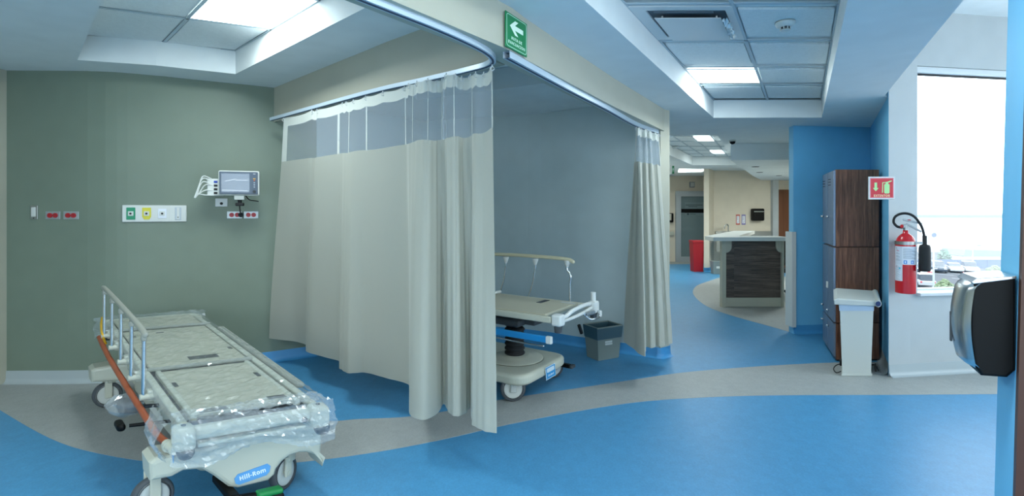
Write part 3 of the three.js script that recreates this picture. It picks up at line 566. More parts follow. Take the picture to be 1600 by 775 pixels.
  for (const z of [-0.625, -1.0, -1.38, -1.76, -2.13]) {
    const p = obj('rail_post', dk(rod([-0.052, 0.44, z], [-0.05, 0.815, z], 0.011)), M.chrome, t);
    obj('post_foot', dk(merge([rod([-0.07, 0.452, z], [-0.0, 0.452, z], 0.018), rbox(0.045, 0.06, 0.05, 0.01, -0.012, 0.455, z - 0.02)])), M.cream, p);
    obj('post_cap', dk(rbox(0.03, 0.035, 0.035, 0.01, -0.05, 0.79, z)), M.railGrey, p);
  }
  obj('push_tube', tube([[-0.045, 0.405, -0.05], [-0.065, 0.415, -0.14], [-0.068, 0.432, -0.6], [-0.066, 0.455, -1.2], [-0.062, 0.49, -1.9], [-0.055, 0.53, -2.36]], 0.0175, 60, 12), M.orangeTube, t);
  obj('tube_end', [rod([-0.05, 0.40, -0.07], [-0.035, 0.395, 0.01], 0.026), rod([-0.05, 0.40, -0.05], [-0.047, 0.399, -0.035], 0.03)], M.cream, t);
  obj('yellow_strap', tube([[-0.06, 0.72, -2.15], [-0.065, 0.66, -2.16], [-0.06, 0.58, -2.12], [-0.04, 0.52, -2.14]], 0.009), M.yellow, t);
  // lowered far rail
  obj('folded_rail', dk(merge([rbox(0.05, 0.035, 1.55, 0.017, 0.675, 0.492, -1.12), rbox(0.03, 0.05, 1.4, 0.01, 0.655, 0.45, -1.12)])), M.railGrey, t);
  for (const z of [-0.5, -0.95, -1.4, -1.8]) obj('rail_bracket', dk(rbox(0.05, 0.05, 0.04, 0.01, 0.645, 0.455, z)), M.cream, t);
  // pedals and knobs
  obj('brake_knob', [rbox(0.045, 0.045, 0.12, 0.02, -0.14, 0.30, -0.78, 4), rod([-0.1, 0.3, -0.75], [0.1, 0.3, -0.72], 0.01)], M.black, t);
  obj('side_pedal', [rbox(0.10, 0.075, 0.13, 0.02, -0.07, 0.345, -1.0), rod([-0.02, 0.33, -1.0], [0.2, 0.31, -1.0], 0.012)], M.rubber, t);
  obj('foot_pedal', [tube([[0.0, 0.055, 0.05], [0.1, 0.085, 0.04], [0.22, 0.095, 0.02], [0.36, 0.085, 0.03], [0.42, 0.075, 0.05]], 0.02, 30, 10), rbox(0.05, 0.04, 0.3, 0.01, 0.22, 0.1, -0.12)], M.black, t);
  obj('pedal_pad', rbox(0.12, 0.03, 0.06, 0.014, 0.375, 0.103, 0.035, 3).applyMatrix4(new THREE.Matrix4().identity()), M.green, t);
  obj('pedal_pad', rbox(0.12, 0.035, 0.06, 0.015, 0.035, 0.068, 0.055, 3), M.orange, t);
  obj('blue_sticker', plate([[0, 0], [0.06, 0.005], [0.045, -0.075]], 0.003).rotateY(-Math.PI / 2).translate(-0.03, 0.39, -0.08), M.blueTrim, t);
  // clear wrapping film, crumpled into small flat facets
  const facets = (g) => { const n = g.toNonIndexed(); n.computeVertexNormals(); return n; };
  const sheetOf = (nu, nv, at, jitter) => facets(grid(Array.from({ length: nv + 1 }, (_, j) => Array.from({ length: nu + 1 }, (_, i) => at(i / nu, j / nv).add(new THREE.Vector3(rnd() - 0.5, rnd() - 0.5, rnd() - 0.5).multiplyScalar(jitter))))));
  const ridge = (a) => Math.abs(((a % 1) + 1) % 1 - 0.5) * 2;
  obj('plastic_film', sheetOf(26, 90, (u, v) => { const x = -0.045 + 0.72 * u, z = 0.02 - 2.45 * v, e = Math.max(0, Math.abs(x - 0.31) - 0.28); return new THREE.Vector3(x, 0.53 - 6.5 * e * e - K * z + 0.006 * ridge(v * 11 + u * 2.3) + 0.005 * ridge(u * 3 - v * 7), z); }, 0.010), M.film, t);
  obj('plastic_film', sheetOf(54, 16, (u, v) => new THREE.Vector3(-0.06 + 0.745 * u, 0.535 - (0.2 + 0.03 * Math.sin(u * 9)) * v, 0.03 + 0.04 * Math.sin(Math.min(1, v * 2.2) * 1.57) - 0.06 * Math.max(0, v - 0.45) + 0.02 * ridge(u * 1.6 + v * 2.7) + 0.012 * ridge(v * 5 - u * 1.1)), 0.012), M.filmThick, t);
  obj('plastic_film', sheetOf(50, 9, (u, v) => new THREE.Vector3(-0.03 + 0.69 * u, 0.535 + 0.012 * ridge(v * 3 + u * 1.5), 0.05 - 0.17 * v + 0.01 * ridge(u * 5)), 0.012), M.filmThick, t);
  obj('plastic_film', sheetOf(26, 10, (u, v) => new THREE.Vector3(-0.08 + 0.78 * u, 0.685 - 0.18 * v, -2.4 - 0.09 * Math.sin(v * 1.57) - 0.03 * Math.sin(u * 3.14)), 0.022), M.filmThick, t);
  obj('plastic_film', sheetOf(12, 10, (u, v) => new THREE.Vector3(-0.06 - 0.05 * Math.sin(v * 3.1), 0.53 - 0.2 * v, 0.0 - 0.3 * u * (1 - 0.5 * v)), 0.02), M.filmThick, t);
  obj('plastic_film', sheetOf(8, 40, (u, v) => new THREE.Vector3(0.64 + 0.07 * u, 0.53 - 0.06 * u * u + K * (0.1 + 1.7 * v), -0.1 - 1.7 * v), 0.012), M.film, t);
  const blob = new THREE.SphereGeometry(1, 14, 9); { const p = blob.attributes.position; for (let i = 0; i < p.count; i++) { const k = 0.8 + 0.4 * n32(p.getX(i) * 0.3 + 0.5, p.getY(i) * 0.3 + p.getZ(i) * 0.2 + 0.5); p.setXYZ(i, -0.08 + 0.1 * p.getX(i) * k, 0.35 + 0.06 * p.getY(i) * k, -1 + 0.11 * p.getZ(i) * k); } }
  obj('plastic_film', facets(blob), M.filmThick, t);
  settle(t, [0.889, 0.444], [-0.71, 0.704]);
}
{
  const t = thing('hospital_stretcher', 'raised stretcher with blue side trim and black bellows behind the curtain', 'stretcher', [0.35, 0, 3.88], 0, 'hospital stretchers');
  // base
  const out = new THREE.Shape(); { const x0 = -0.03, x1 = 0.78, z0 = 0.3, z1 = 2.0, r = 0.16; out.moveTo(x0 + r, z0); out.lineTo(x1 - r, z0); out.quadraticCurveTo(x1, z0, x1, z0 + r); out.lineTo(x1, z1 - r); out.quadraticCurveTo(x1, z1, x1 - r, z1); out.lineTo(x0 + r, z1); out.quadraticCurveTo(x0, z1, x0, z1 - r); out.lineTo(x0, z0 + r); out.quadraticCurveTo(x0, z0, x0 + r, z0); }
  obj('base_cover', new THREE.ExtrudeGeometry(out, { depth: 0.03, bevelEnabled: true, bevelThickness: 0.03, bevelSize: 0.04, bevelOffset: -0.04, bevelSegments: 5, curveSegments: 10 }).rotateX(-Math.PI / 2).translate(0, 0.178, 0), M.cream, t);
  obj('base_step', [lathe([[0, 0], [0.27, 0], [0.25, 0.015], [0.18, 0.02], [0.14, 0.03], [0.12, 0.038], [0, 0.04]], 36).translate(0.40, 0.235, -0.66), rbox(0.3, 0.03, 0.9, 0.014, 0.4, 0.243, -1.3)], M.cream, t);
  obj('underbody', rbox(0.5, 0.1, 1.5, 0.02, 0.38, 0.14, -1.15), M.rubber, t);
  const rings = []; for (let i = 0; i <= 40; i++) { const y = i / 40; rings.push([0.075 + 0.018 * Math.abs(Math.sin(y * Math.PI * 6)), 0.265 + 0.25 * y]); }
  for (const z of [-0.66, -1.7]) obj('bellows', lathe([[0, 0.265], ...rings, [0, 0.515]], 28).translate(0.40, 0, z), M.blackMatt, t);
  obj('lift_frame', [rbox(0.3, 0.04, 1.6, 0.01, 0.38, 0.61, -1.15), rbox(0.14, 0.1, 0.14, 0.02, 0.40, 0.57, -0.66), rbox(0.12, 0.06, 0.3, 0.02, 0.2, 0.61, -0.6)], M.rubber, t);
  obj('side_trim', rbox(0.025, 0.052, 1.9, 0.01, -0.035, 0.572, -1.02), M.blueTrim, t).userData.label = 'bright blue side bumper';
  obj('side_trim', rbox(0.025, 0.052, 1.6, 0.01, 0.67, 0.572, -1.25), M.blueTrim, t);
  obj('trim_end', rbox(0.032, 0.058, 0.05, 0.008, -0.035, 0.572, -0.06), M.whitePlastic, t);
  obj('wire_guard', tube([[-0.02, 0.515, -0.12], [0.02, 0.50, -0.3], [0.05, 0.50, -0.9]], 0.007), M.chrome, t);
  for (const [x, z] of [[0.05, -0.45], [0.75, -0.45], [0.05, -1.85], [0.72, -1.85]]) caster(t, x, z, x < 0.1 && z > -1 ? -0.85 : -0.55, 0.105, 0.17, M.wheelGrey);
  const bp = obj('brake_pedal', [rbox(0.05, 0.035, 0.13, 0.01, 0.80, 0.12, -0.36), tube([[0.76, 0.16, -0.45], [0.79, 0.13, -0.42], [0.80, 0.12, -0.36]], 0.014)], M.black, t);
  obj('pedal_tip', rbox(0.07, 0.03, 0.04, 0.008, 0.82, 0.115, -0.29), M.rubber, bp);
  obj('badge', rbox(0.17, 0.105, 0.006, 0.003), printed('badgeTwo', 340, 210, (g, w, h) => {
    g.fillStyle = '#1587c4'; g.fillRect(0, 0, w, h); g.strokeStyle = '#d8e6ee'; g.lineWidth = 10; g.strokeRect(5, 5, w - 10, h - 10); g.fillStyle = '#cfdde4'; rr(g, 36, 28, w - 72, 70, 24); g.fill(); for (let i = 0; i < 7; i++) g.fillRect(70 + i * 30 + (i % 2) * 4, 132 + (i % 3) * 5, 20, 34 - (i % 3) * 6);
  }), t);
  t.children[t.children.length - 1].geometry.rotateX(-0.1).translate(0.40, 0.178, -0.288);
  // lying surface
  obj('deck', [rbox(0.6, 0.03, 1.1, 0.012, 0.33, 0.735, -0.68)], M.creamDeck, t);
  obj('deck_lip', rbox(0.56, 0.05, 1.0, 0.02, 0.33, 0.70, -0.68), M.cream, t);
  const br = obj('back_panel', rbox(0.6, 0.03, 0.95, 0.012, 0, 0, -0.475), M.creamDeck, t); br.geometry.rotateX(0.12).translate(0.33, 0.745, -1.26);
  obj('hinge_bar', rod([0.0, 0.765, -1.0], [0.66, 0.765, -1.0], 0.014), M.whitePlastic, t);
  obj('slot', rbox(0.05, 0.004, 0.14, 0.001, 0.09, 0.7505, -0.75), M.stickerDark, t);
  obj('slot', rbox(0.16, 0.004, 0.05, 0.001, 0.50, 0.7505, -0.42), M.stickerDark, t);
  obj('slot', rbox(0.05, 0.004, 0.14, 0.001, 0.56, 0.7505, -0.2), M.wheelGrey, t);
  for (const x of [-0.01, 0.665]) obj('side_rail', rbox(0.035, 0.05, 2.0, 0.012, x, 0.72, -1.05), M.cream, t);
  obj('push_bar', [tube([[0.0, 0.74, 0.0], [0.1, 0.735, 0.01], [0.2, 0.76, 0.015], [0.5, 0.77, 0.01], [0.58, 0.755, -0.01], [0.64, 0.755, -0.02]], 0.017, 40, 10), tube([[0.02, 0.70, 0.0], [0.3, 0.71, 0.02], [0.62, 0.72, 0.0]], 0.014)], M.whitePlastic, t);
  for (const [x, h] of [[0.0, 0.09], [0.655, 0.10]]) { const c = obj('corner_block', rbox(0.085, h, 0.085, 0.018, x, 0.725, 0.0), M.whitePlastic, t); obj('bumper', new THREE.CylinderGeometry(0.034, 0.028, 0.05, 18).translate(x, 0.655, 0), M.rubber, c); }
  obj('pole_socket', rod([0.655, 0.77, 0], [0.655, 0.85, 0], 0.022), M.whitePlastic, t);
  obj('crank', [tube([[0.42, 0.70, 0.02], [0.45, 0.66, 0.06], [0.5, 0.655, 0.08], [0.6, 0.66, 0.08], [0.62, 0.70, 0.06]], 0.008), rod([0.42, 0.7, 0.03], [0.55, 0.70, 0.05], 0.018)], M.chrome, t);
  obj('lever', rod([0.24, 0.65, 0.06], [0.27, 0.58, 0.07], 0.014), M.black, t);
  obj('lever', rbox(0.04, 0.055, 0.03, 0.01, 0.68, 0.665, 0.05), M.whitePlastic, t);
  // raised far rail
  obj('rail_grip', tube([[0.70, 1.095, -0.22], [0.70, 1.11, -0.25], [0.70, 1.11, -1.4], [0.70, 1.10, -1.43]], 0.017, 40, 10), mat('railTan', { color: '#c9c2a4', roughness: 0.45 }), t);
  for (const z of [-0.28, -0.62, -0.96, -1.3]) {
    const p = obj('rail_post', tube([[0.70, 1.08, z], [0.70, 1.02, z], [0.70, 0.97, z + (z > -0.5 ? 0.035 : -0.01)], [0.70, 0.9, z + (z > -0.5 ? 0.03 : -0.02)], [0.70, 0.72, z + (z > -0.5 ? 0.03 : -0.08)]], 0.0095, 30, 10), M.chrome, t);
    obj('post_cap', lathe([[0, -0.035], [0.012, -0.035], [0.028, 0.01], [0.03, 0.025], [0, 0.026]], 16).translate(0.70, 1.08, z), M.whitePlastic, p);
  }
  settle(t, [0.54, 0.84], [-0.82, 0.57]);
}

// ---------- lockers, bins, extinguisher, dispenser ----------
const lockerWood = woodTex([66, 38, 28], [172, 118, 90], 512, 512, [0.5, 1.0], true, 0);
mat('lockerWood', { color: '#ffffff', map: lockerWood, roughness: 0.4 });
mat('lockerDoor', { color: '#6d7f96', roughness: 0.35, metalness: 0.35 });
{
  const t = thing('locker_cabinet', 'tall brown wooden locker cabinet with grey doors beside the blue wall', 'cabinet', [0, 0, 0]);
  const FL = [3.34, 5.28], FR = [3.80, 5.30], BR = [4.11, 6.02], BL = [3.66, 6.0], nx = -0.914, nd = 0.406;
  for (const [y0, y1] of [[0.02, 0.39], [0.40, 1.176], [1.184, 1.98]]) obj('wood_body', prism([FL, FR, BR, BL], y0, y1), M.lockerWood, t);
  obj('plinth', prism([[3.37, 5.31], [3.8, 5.33], [4.09, 5.99], [3.68, 5.97]], 0, 0.03), M.blackMatt, t);
  const along = (k, o) => [lerp(FL[0], BL[0], k) + nx * o, lerp(FL[1], BL[1], k) + nd * o];
  for (const [y0, y1, hy] of [[0.05, 0.385, 0.3], [0.405, 1.17, 0.47], [1.19, 1.97, 1.49]]) for (const [a, b] of [[0.02, 0.49], [0.51, 0.98]]) {
    const d = obj('door', prism([along(a, 0), along(b, 0), along(b, 0.018), along(a, 0.018)], y0, y1), M.lockerDoor, t);
    const h = along(lerp(a, b, 0.85), 0.03);
    obj('handle', [rbox(0.02, 0.022, 0.03, 0.006, h[0], hy, -h[1])], M.chrome, d);
    const v = along(lerp(a, b, 0.5), 0.019);
    if (y0 > 1) obj('vent_slot', [0, 1, 2].map((i) => box(0.004, 0.006, 0.08, v[0], y1 - 0.08 - i * 0.03, -v[1])), M.blackMatt, d);
  }
  const l = along(0.5, 0.0195); obj('label', rbox(0.004, 0.07, 0.05, 0.001, l[0], 0.74, -l[1]), M.whitePlastic, t);
}
{
  const t = thing('pedal_bin', 'tall white plastic pedal bin with hinged lid beside the lockers', 'bin', [3.325, 0, 4.95]);
  const b = new THREE.CylinderGeometry(0.232, 0.198, 0.66, 4, 1).rotateY(Math.PI / 4).scale(1, 1, 0.95).translate(0, 0.34, 0);
  obj('body', toCreasedNormals(b, 0.3), mat('binWhite', { color: '#b9bdb7', roughness: 0.5 }), t);
  obj('foot_rim', rbox(0.3, 0.025, 0.285, 0.006, 0, 0.0125, 0), M.binWhite, t);
  obj('liner', toCreasedNormals(new THREE.CylinderGeometry(0.243, 0.239, 0.075, 4, 1, true).rotateY(Math.PI / 4).scale(1, 1, 0.95).translate(-0.002, 0.655, 0), 0.3), mat('liner', { color: '#c3d6ea', roughness: 0.35, transmission: 0.35, thickness: 0 }), t);
  obj('lid', plate([[-0.22, 0.70], [0.18, 0.685], [0.205, 0.705], [0.18, 0.735], [-0.19, 0.76], [-0.225, 0.745]], 0.37, 0.012).applyMatrix4(new THREE.Matrix4().set(1, 0, 0, 0, 0, 1, -0.12, 0, 0, 0, 1, 0, 0, 0, 0, 1)), M.binWhite, t);
  obj('hinge_roll', rod([0.205, 0.735, -0.17], [0.205, 0.69, 0.2], 0.034, 0.032, 20), M.binWhite, t);
  obj('hinge_cap', rod([0.205, 0.6905, 0.196], [0.205, 0.6895, 0.206], 0.026, 0.024, 20), mat('navy', { color: '#1b2c5c', roughness: 0.4 }), t);
  obj('pedal', [tube([[-0.13, 0.02, 0.03], [-0.2, 0.018, 0.09], [-0.225, 0.04, 0.06], [-0.2, 0.06, 0.0], [-0.14, 0.07, -0.02]], 0.005), rbox(0.03, 0.06, 0.05, 0.01, -0.15, 0.08, -0.03)], M.blackMatt, t);
  obj('pedal', [tube([[0.15, 0.05, -0.05], [0.2, 0.06, 0.0], [0.22, 0.03, 0.05]], 0.006), rbox(0.02, 0.07, 0.05, 0.008, 0.195, 0.045, 0.02)], M.blackMatt, t);
  settle(t, [0.96, 0], [0.62, 1.0]);
}
{
  const p = atWindow(0.062, 0, -0.115);
  const t = thing('fire_extinguisher', 'red fire extinguisher with black discharge horn beside the window', 'extinguisher', [p.x, 0.80, -p.z], facing(-0.55, -0.83));
  t.scale.set(0.84, 1, 0.84);
  obj('cylinder', lathe([[0, 0], [0.088, 0], [0.094, 0.006], [0.094, 0.43], [0.09, 0.465], [0.078, 0.50], [0.06, 0.525], [0.04, 0.54], [0.026, 0.548], [0.024, 0.575], [0, 0.576]], 40), M.red, t);
  const curved = (r, y0, y1, a0, a1) => new THREE.CylinderGeometry(r, r, y1 - y0, 30, 1, true, a0, a1 - a0).translate(0, (y0 + y1) / 2, 0);
  obj('strap', [curved(0.0965, 0.445, 0.475, 0, 6.283).scale(1, 1, 1), rbox(0.05, 0.03, 0.1, 0.004, 0, 0.46, -0.10)], M.steel, t);
  obj('instruction_label', curved(0.0945, 0.265, 0.43, -1.35, 1.35), printed('extLabel', 512, 256, (g, w, h) => {
    g.fillStyle = '#dfe3ea'; g.fillRect(0, 0, w, h); g.fillStyle = '#c9cfda'; g.fillRect(0, 0, w * 0.36, h);
    g.fillStyle = '#7d8594'; for (let i = 0; i < 13; i++) { g.fillRect(200, 24 + i * 12, 120 + (i * 37) % 150, 4); if (i % 3) g.fillRect(40, 30 + i * 15, 30 + (i * 29) % 80, 5); }
    g.fillStyle = '#c2455e'; g.fillRect(60, 60, 60, 8); g.fillStyle = '#2f80d0'; g.fillRect(210, 196, 60, 48); g.fillRect(340, 196, 60, 48); g.fillStyle = '#e8eef6'; g.fillRect(228, 206, 24, 28); g.fillRect(358, 206, 24, 28); g.fillStyle = '#39404e'; g.fillRect(50, 20, 16, 12);
  }), t);
  obj('instruction_label', curved(0.0944, 0.115, 0.267, -1.35, -0.35), printed('extLabelLow', 200, 300, (g, w, h) => { g.fillStyle = '#d5dae3'; g.fillRect(0, 0, w, h); g.fillStyle = '#8a92a2'; for (let i = 0; i < 16; i++) g.fillRect(30, 20 + i * 17, 60 + (i * 31) % 80, 5); g.fillStyle = '#58bfd6'; g.fillRect(120, 60, 46, 30); g.fillStyle = '#b8405a'; g.fillRect(40, 40, 40, 8); }), t);
  const v = obj('valve', [rod([0, 0.57, 0], [0, 0.61, 0], 0.022), rbox(0.05, 0.035, 0.04, 0.006, -0.01, 0.612, 0)], M.steel, t);
  obj('gauge', rod([-0.03, 0.612, 0.02], [-0.035, 0.612, 0.045], 0.016), M.red, v);
  obj('lever', [rbox(0.17, 0.018, 0.03, 0.005, 0, 0, 0).rotateZ(-0.22).translate(0.06, 0.655, 0), rbox(0.15, 0.018, 0.03, 0.005, 0, 0, 0).rotateZ(-0.5).translate(0.07, 0.60, 0)], M.steel, v);
  obj('safety_tag', rbox(0.03, 0.012, 0.03, 0.003, 0.03, 0.668, 0.0), M.redSocket, v);
  obj('hose', tube([[-0.03, 0.60, 0], [-0.075, 0.61, 0.01], [-0.105, 0.65, 0.01], [-0.09, 0.70, 0.015], [-0.02, 0.73, 0.02], [0.06, 0.71, 0.03], [0.13, 0.62, 0.04], [0.155, 0.53, 0.04], [0.158, 0.46, 0.04]], 0.012, 60, 10), M.blackMatt, t);
  const h = obj('horn', lathe([[0, 0.21], [0.045, 0.21], [0.054, 0.23], [0.052, 0.42], [0.044, 0.445], [0.02, 0.452], [0.02, 0.53], [0, 0.53]], 28).translate(0.16, 0, 0.04), M.blackMatt, t);
  obj('clip', rbox(0.09, 0.022, 0.012, 0.003, 0.115, 0.465, 0.045), M.steel, h);
}
{
  const n = [-0.873, 0.487], t = thing('soap_dispenser', 'black wall dispenser with chrome front on the near blue wall end', 'dispenser', [1.578, 1.035, 1.633], facing(...n));
  // local z stands out from the wall; local x runs along it, its near end at negative x
  const side = [[0, 0.03], [0.02, 0.004], [0.08, 0.0], [0.097, 0.03], [0.106, 0.12], [0.106, 0.24], [0.098, 0.285], [0.08, 0.30], [0.012, 0.315], [0, 0.308]];
  obj('case', plate(side, 0.165, 0.008).rotateY(-Math.PI / 2), M.black, t);
  const front = Array.from({ length: 25 }, (_, r) => Array.from({ length: 17 }, (_, c) => {
    const v = r / 24, u = c / 16 * 2 - 1, y = 0.012 + v * 0.292, bulge = Math.pow(Math.max(0, 1 - u * u), 0.5);
    const z = 0.092 + 0.03 * bulge * (0.75 + 0.25 * Math.sin(v * Math.PI)) + 0.014 * Math.sin(v * Math.PI) - (v > 0.9 ? (v - 0.9) * 0.25 : 0) - (v < 0.06 ? (0.06 - v) * 0.5 : 0);
    return new THREE.Vector3(u * 0.084, y, z);
  }));
  obj('chrome_front', grid(front), M.chrome, t);
  obj('chrome_top', plate([[0, 0.318], [0.09, 0.305], [0.105, 0.292], [0.1, 0.286], [0, 0.309]], 0.17, 0.002).rotateY(-Math.PI / 2), M.chrome, t);
  obj('window_slit', rbox(0.012, 0.1, 0.006, 0.003, -0.02, 0.13, 0.134), M.rubber, t);
}
{
  const t = thing('waste_bin', 'small grey waste bin with dark liner against the bay wall', 'bin', [0.965, 0, 5.44], 0.5);
  obj('body', toCreasedNormals(new THREE.CylinderGeometry(0.21, 0.175, 0.325, 4, 1, true).rotateY(Math.PI / 4).scale(1.1, 1, 0.78).translate(0, 0.1675, 0), 0.3), mat('binGrey', { color: '#707c78', roughness: 0.45 }), t);
  obj('bottom', rbox(0.27, 0.012, 0.19, 0.004, 0, 0.006, 0), M.binGrey, t);
  obj('liner', [toCreasedNormals(new THREE.CylinderGeometry(0.222, 0.204, 0.125, 4, 3, true).rotateY(Math.PI / 4).scale(1.1, 1, 0.78).translate(0, 0.282, 0), 0.3), toCreasedNormals(new THREE.CylinderGeometry(0.205, 0.17, 0.3, 4, 1, true).rotateY(Math.PI / 4).scale(1.08, 1, 0.76).translate(0, 0.19, 0), 0.3)], mat('linerDark', { color: '#3d5f6b', roughness: 0.3, transmission: 0.3, thickness: 0 }), t);
  obj('rim', [[-0.165, 0, 0.012, 0.24], [0.165, 0, 0.012, 0.24], [0, 0.117, 0.34, 0.012], [0, -0.117, 0.34, 0.012]].map(([x, z, w, d]) => rbox(w, 0.016, d, 0.005, x, 0.343, z)), M.binGrey, t);
  obj('sticker', sheet(0.1, 0.05, -0.01, 0.17, 0.1215).rotateX(-0.07), printed('binSticker', 200, 100, (g, w, h) => { g.fillStyle = '#75807c'; g.fillRect(0, 0, w, h); g.fillStyle = '#c2cccc'; g.fillRect(10, 8, 180, 34); g.fillRect(10, 56, 180, 34); g.fillStyle = '#75807c'; for (let i = 0; i < 9; i++) { g.fillRect(22 + i * 18, 64, 10, 18); g.fillRect(20 + i * 18, 18, 9, 14); } }), t);
}

// ---------- things on the ceiling ----------
{
  const q = cell(T1, 0, 0.5, T1v[3], T1v[4], 0.004), t = thing('air_diffuser', 'square ceiling air diffuser with dropped plate and peeling film', 'air vent', [0, 0, 0]);
  const at = (u, v) => bil(q, u, v), ring = (a, b, c, d) => [at(a, c), at(b, c), at(b, d), at(a, d)];
  obj('frame', prism(ring(0, 1, 0, 1), TRAY - 0.002, TRAY + 0.012, [ring(0.14, 0.92, 0.1, 0.9)]), M.whiteMetal, t);
  obj('throat', prism(ring(0.1, 0.95, 0.07, 0.93), TRAY + 0.010, TRAY + 0.016), mat('throat', { color: '#4c5b66', roughness: 0.7 }), t);
  obj('plate', prism(ring(0.2, 0.86, 0.1, 0.8), TRAY - 0.03, TRAY - 0.024), M.whiteMetal, t);
  obj('slot_blade', prism(ring(0.22, 0.8, 0.86, 0.9), TRAY - 0.012, TRAY - 0.006), M.throat, t);
  obj('plate_hanger', [[0.25, 0.2], [0.8, 0.2], [0.25, 0.7], [0.8, 0.7]].map(([u, v]) => { const p = at(u, v); return rod([p[0], TRAY - 0.025, -p[1]], [p[0], TRAY + 0.012, -p[1]], 0.006); }), M.whiteMetal, t);
  const filmRows = Array.from({ length: 14 }, (_, r) => Array.from({ length: 5 }, (_, c) => { const p = at(0.87 + c * 0.018 + 0.015 * rnd(), 0.25 + r * 0.046); return V(p[0], TRAY - 0.03 - 0.03 * rnd(), p[1]); }));
  obj('peeling_film', toCreasedNormals(grid(filmRows), 0.2), mat('silverFilm', { color: '#dfe5e6', roughness: 0.18, metalness: 0.4 }), t);
}
{
  const t = thing('smoke_detector', 'round white smoke detector on the corridor ceiling tile', 'smoke detector', [1.852, TRAY + 0.002, 3.47]);
  obj('base', lathe([[0, 0], [0.062, 0], [0.062, -0.014], [0.05, -0.03], [0.036, -0.036], [0, -0.036]].map(([r, y]) => [r, y])), M.whitePlastic, t);
  obj('chamber', lathe([[0, -0.036], [0.03, -0.036], [0.03, -0.052], [0, -0.052]]), M.rubber, t);
  for (let i = 0; i < 8; i++) { const a = i * Math.PI / 4; obj('guard', rod([0.031 * Math.cos(a), -0.034, 0.031 * Math.sin(a)], [0.031 * Math.cos(a), -0.054, 0.031 * Math.sin(a)], 0.004, 0.004, 6), M.whitePlastic, t); }
  obj('cap', lathe([[0, -0.052], [0.034, -0.052], [0.026, -0.06], [0, -0.063]]), M.whitePlastic, t);
}
{
  const t = thing('dome_camera', 'small black dome camera under the corridor ceiling', 'camera', [3.36, SOFFIT, 7.8]);
  obj('base', lathe([[0, 0], [0.05, 0], [0.05, -0.02], [0, -0.02]]), M.whitePlastic, t);
  obj('dome', new THREE.SphereGeometry(0.042, 20, 12, 0, 6.284, Math.PI / 2, Math.PI / 2).translate(0, -0.02, 0), M.black, t);
  const s = thing('smoke_detector', 'small far smoke detector left of the reception lights', 'smoke detector', [3.22, TRAY + 0.002, 10.1]);
  obj('base', lathe([[0, 0], [0.07, 0], [0.05, -0.035], [0, -0.04]]), M.whitePlastic, s);
}
[[4.47, 9.4, 'round downlight nearest the edge of the lowered ceiling'], [5.2, 10.75, 'middle round downlight in the lowered ceiling'], [6.1, 11.7, 'farthest round downlight in the lowered ceiling']].forEach(([x, d, l]) => {
  const t = thing('downlight', l, 'downlight', [x, 2.37, d], 0, 'unlit downlights over the counter');
  obj('trim_ring', lathe([[0.05, 0.01], [0.05, -0.004], [0.075, -0.006], [0.08, 0.004]], 24), M.whiteMetal, t);
  obj('reflector', lathe([[0, 0.004], [0.05, 0.004], [0.064, -0.008], [0.05, -0.0085], [0, -0.007]], 24), M.blackMatt, t);
});

// ---------- reception ----------
const laminate = woodTex([48, 40, 38], [128, 112, 102], 512, 512, [1.2, 0.9], false);
mat('laminate', { color: '#ffffff', map: laminate, roughness: 0.4 });
{
  const t = thing('reception_counter', 'white reception counter with dark wood front panel', 'counter', [0, 0, 0]);
  obj('front_panel', box(0.91, 0.92, 0.02, 3.905, 0.61, -8.31), M.laminate, t);
  { const g = t.children[0].geometry, p = g.attributes.position, uv = g.attributes.uv; for (let i = 0; i < p.count; i++) uv.setXY(i, p.getX(i), p.getY(i)); }
  obj('post', rbox(0.065, 1.07, 0.10, 0.004, 3.42, 0.535, -8.30), M.wallBeige, t); obj('post', rbox(0.035, 1.07, 0.10, 0.004, 4.37, 0.535, -8.30), M.wallBeige, t);
  obj('kick_panel', box(0.9, 0.145, 0.03, 3.9025, 0.0775, -8.295), M.wallBeige, t);
  const arc = [[0, 0], [0, -0.19]]; for (let a = 0; a <= 90; a += 15) arc.push([0.09 * Math.sin(a * Math.PI / 180), -0.19 + 0.1 * (1 - Math.cos(a * Math.PI / 180))]); arc.push([0.09, 0]);
  obj('bracket', plate(arc, 0.03).translate(3.455, 1.07, -8.275), M.wallBeige, t); obj('bracket', plate(arc.map(([x, y]) => [-x, y]).reverse(), 0.03).translate(4.352, 1.07, -8.275), M.wallBeige, t);
  obj('wing', prism([[3.5, 8.36], [4.72, 10.75], [5.02, 10.75], [3.9, 8.6], [4.3, 8.6], [4.3, 8.36]], 0, 1.07), M.wallBeige, t);
  obj('top', prism([[3.20, 8.14], [4.44, 8.14], [4.44, 8.62], [3.82, 8.62], [5.12, 10.8], [4.68, 10.8], [3.20, 8.5]], 1.075, 1.135), M.whitePlastic, t);
}
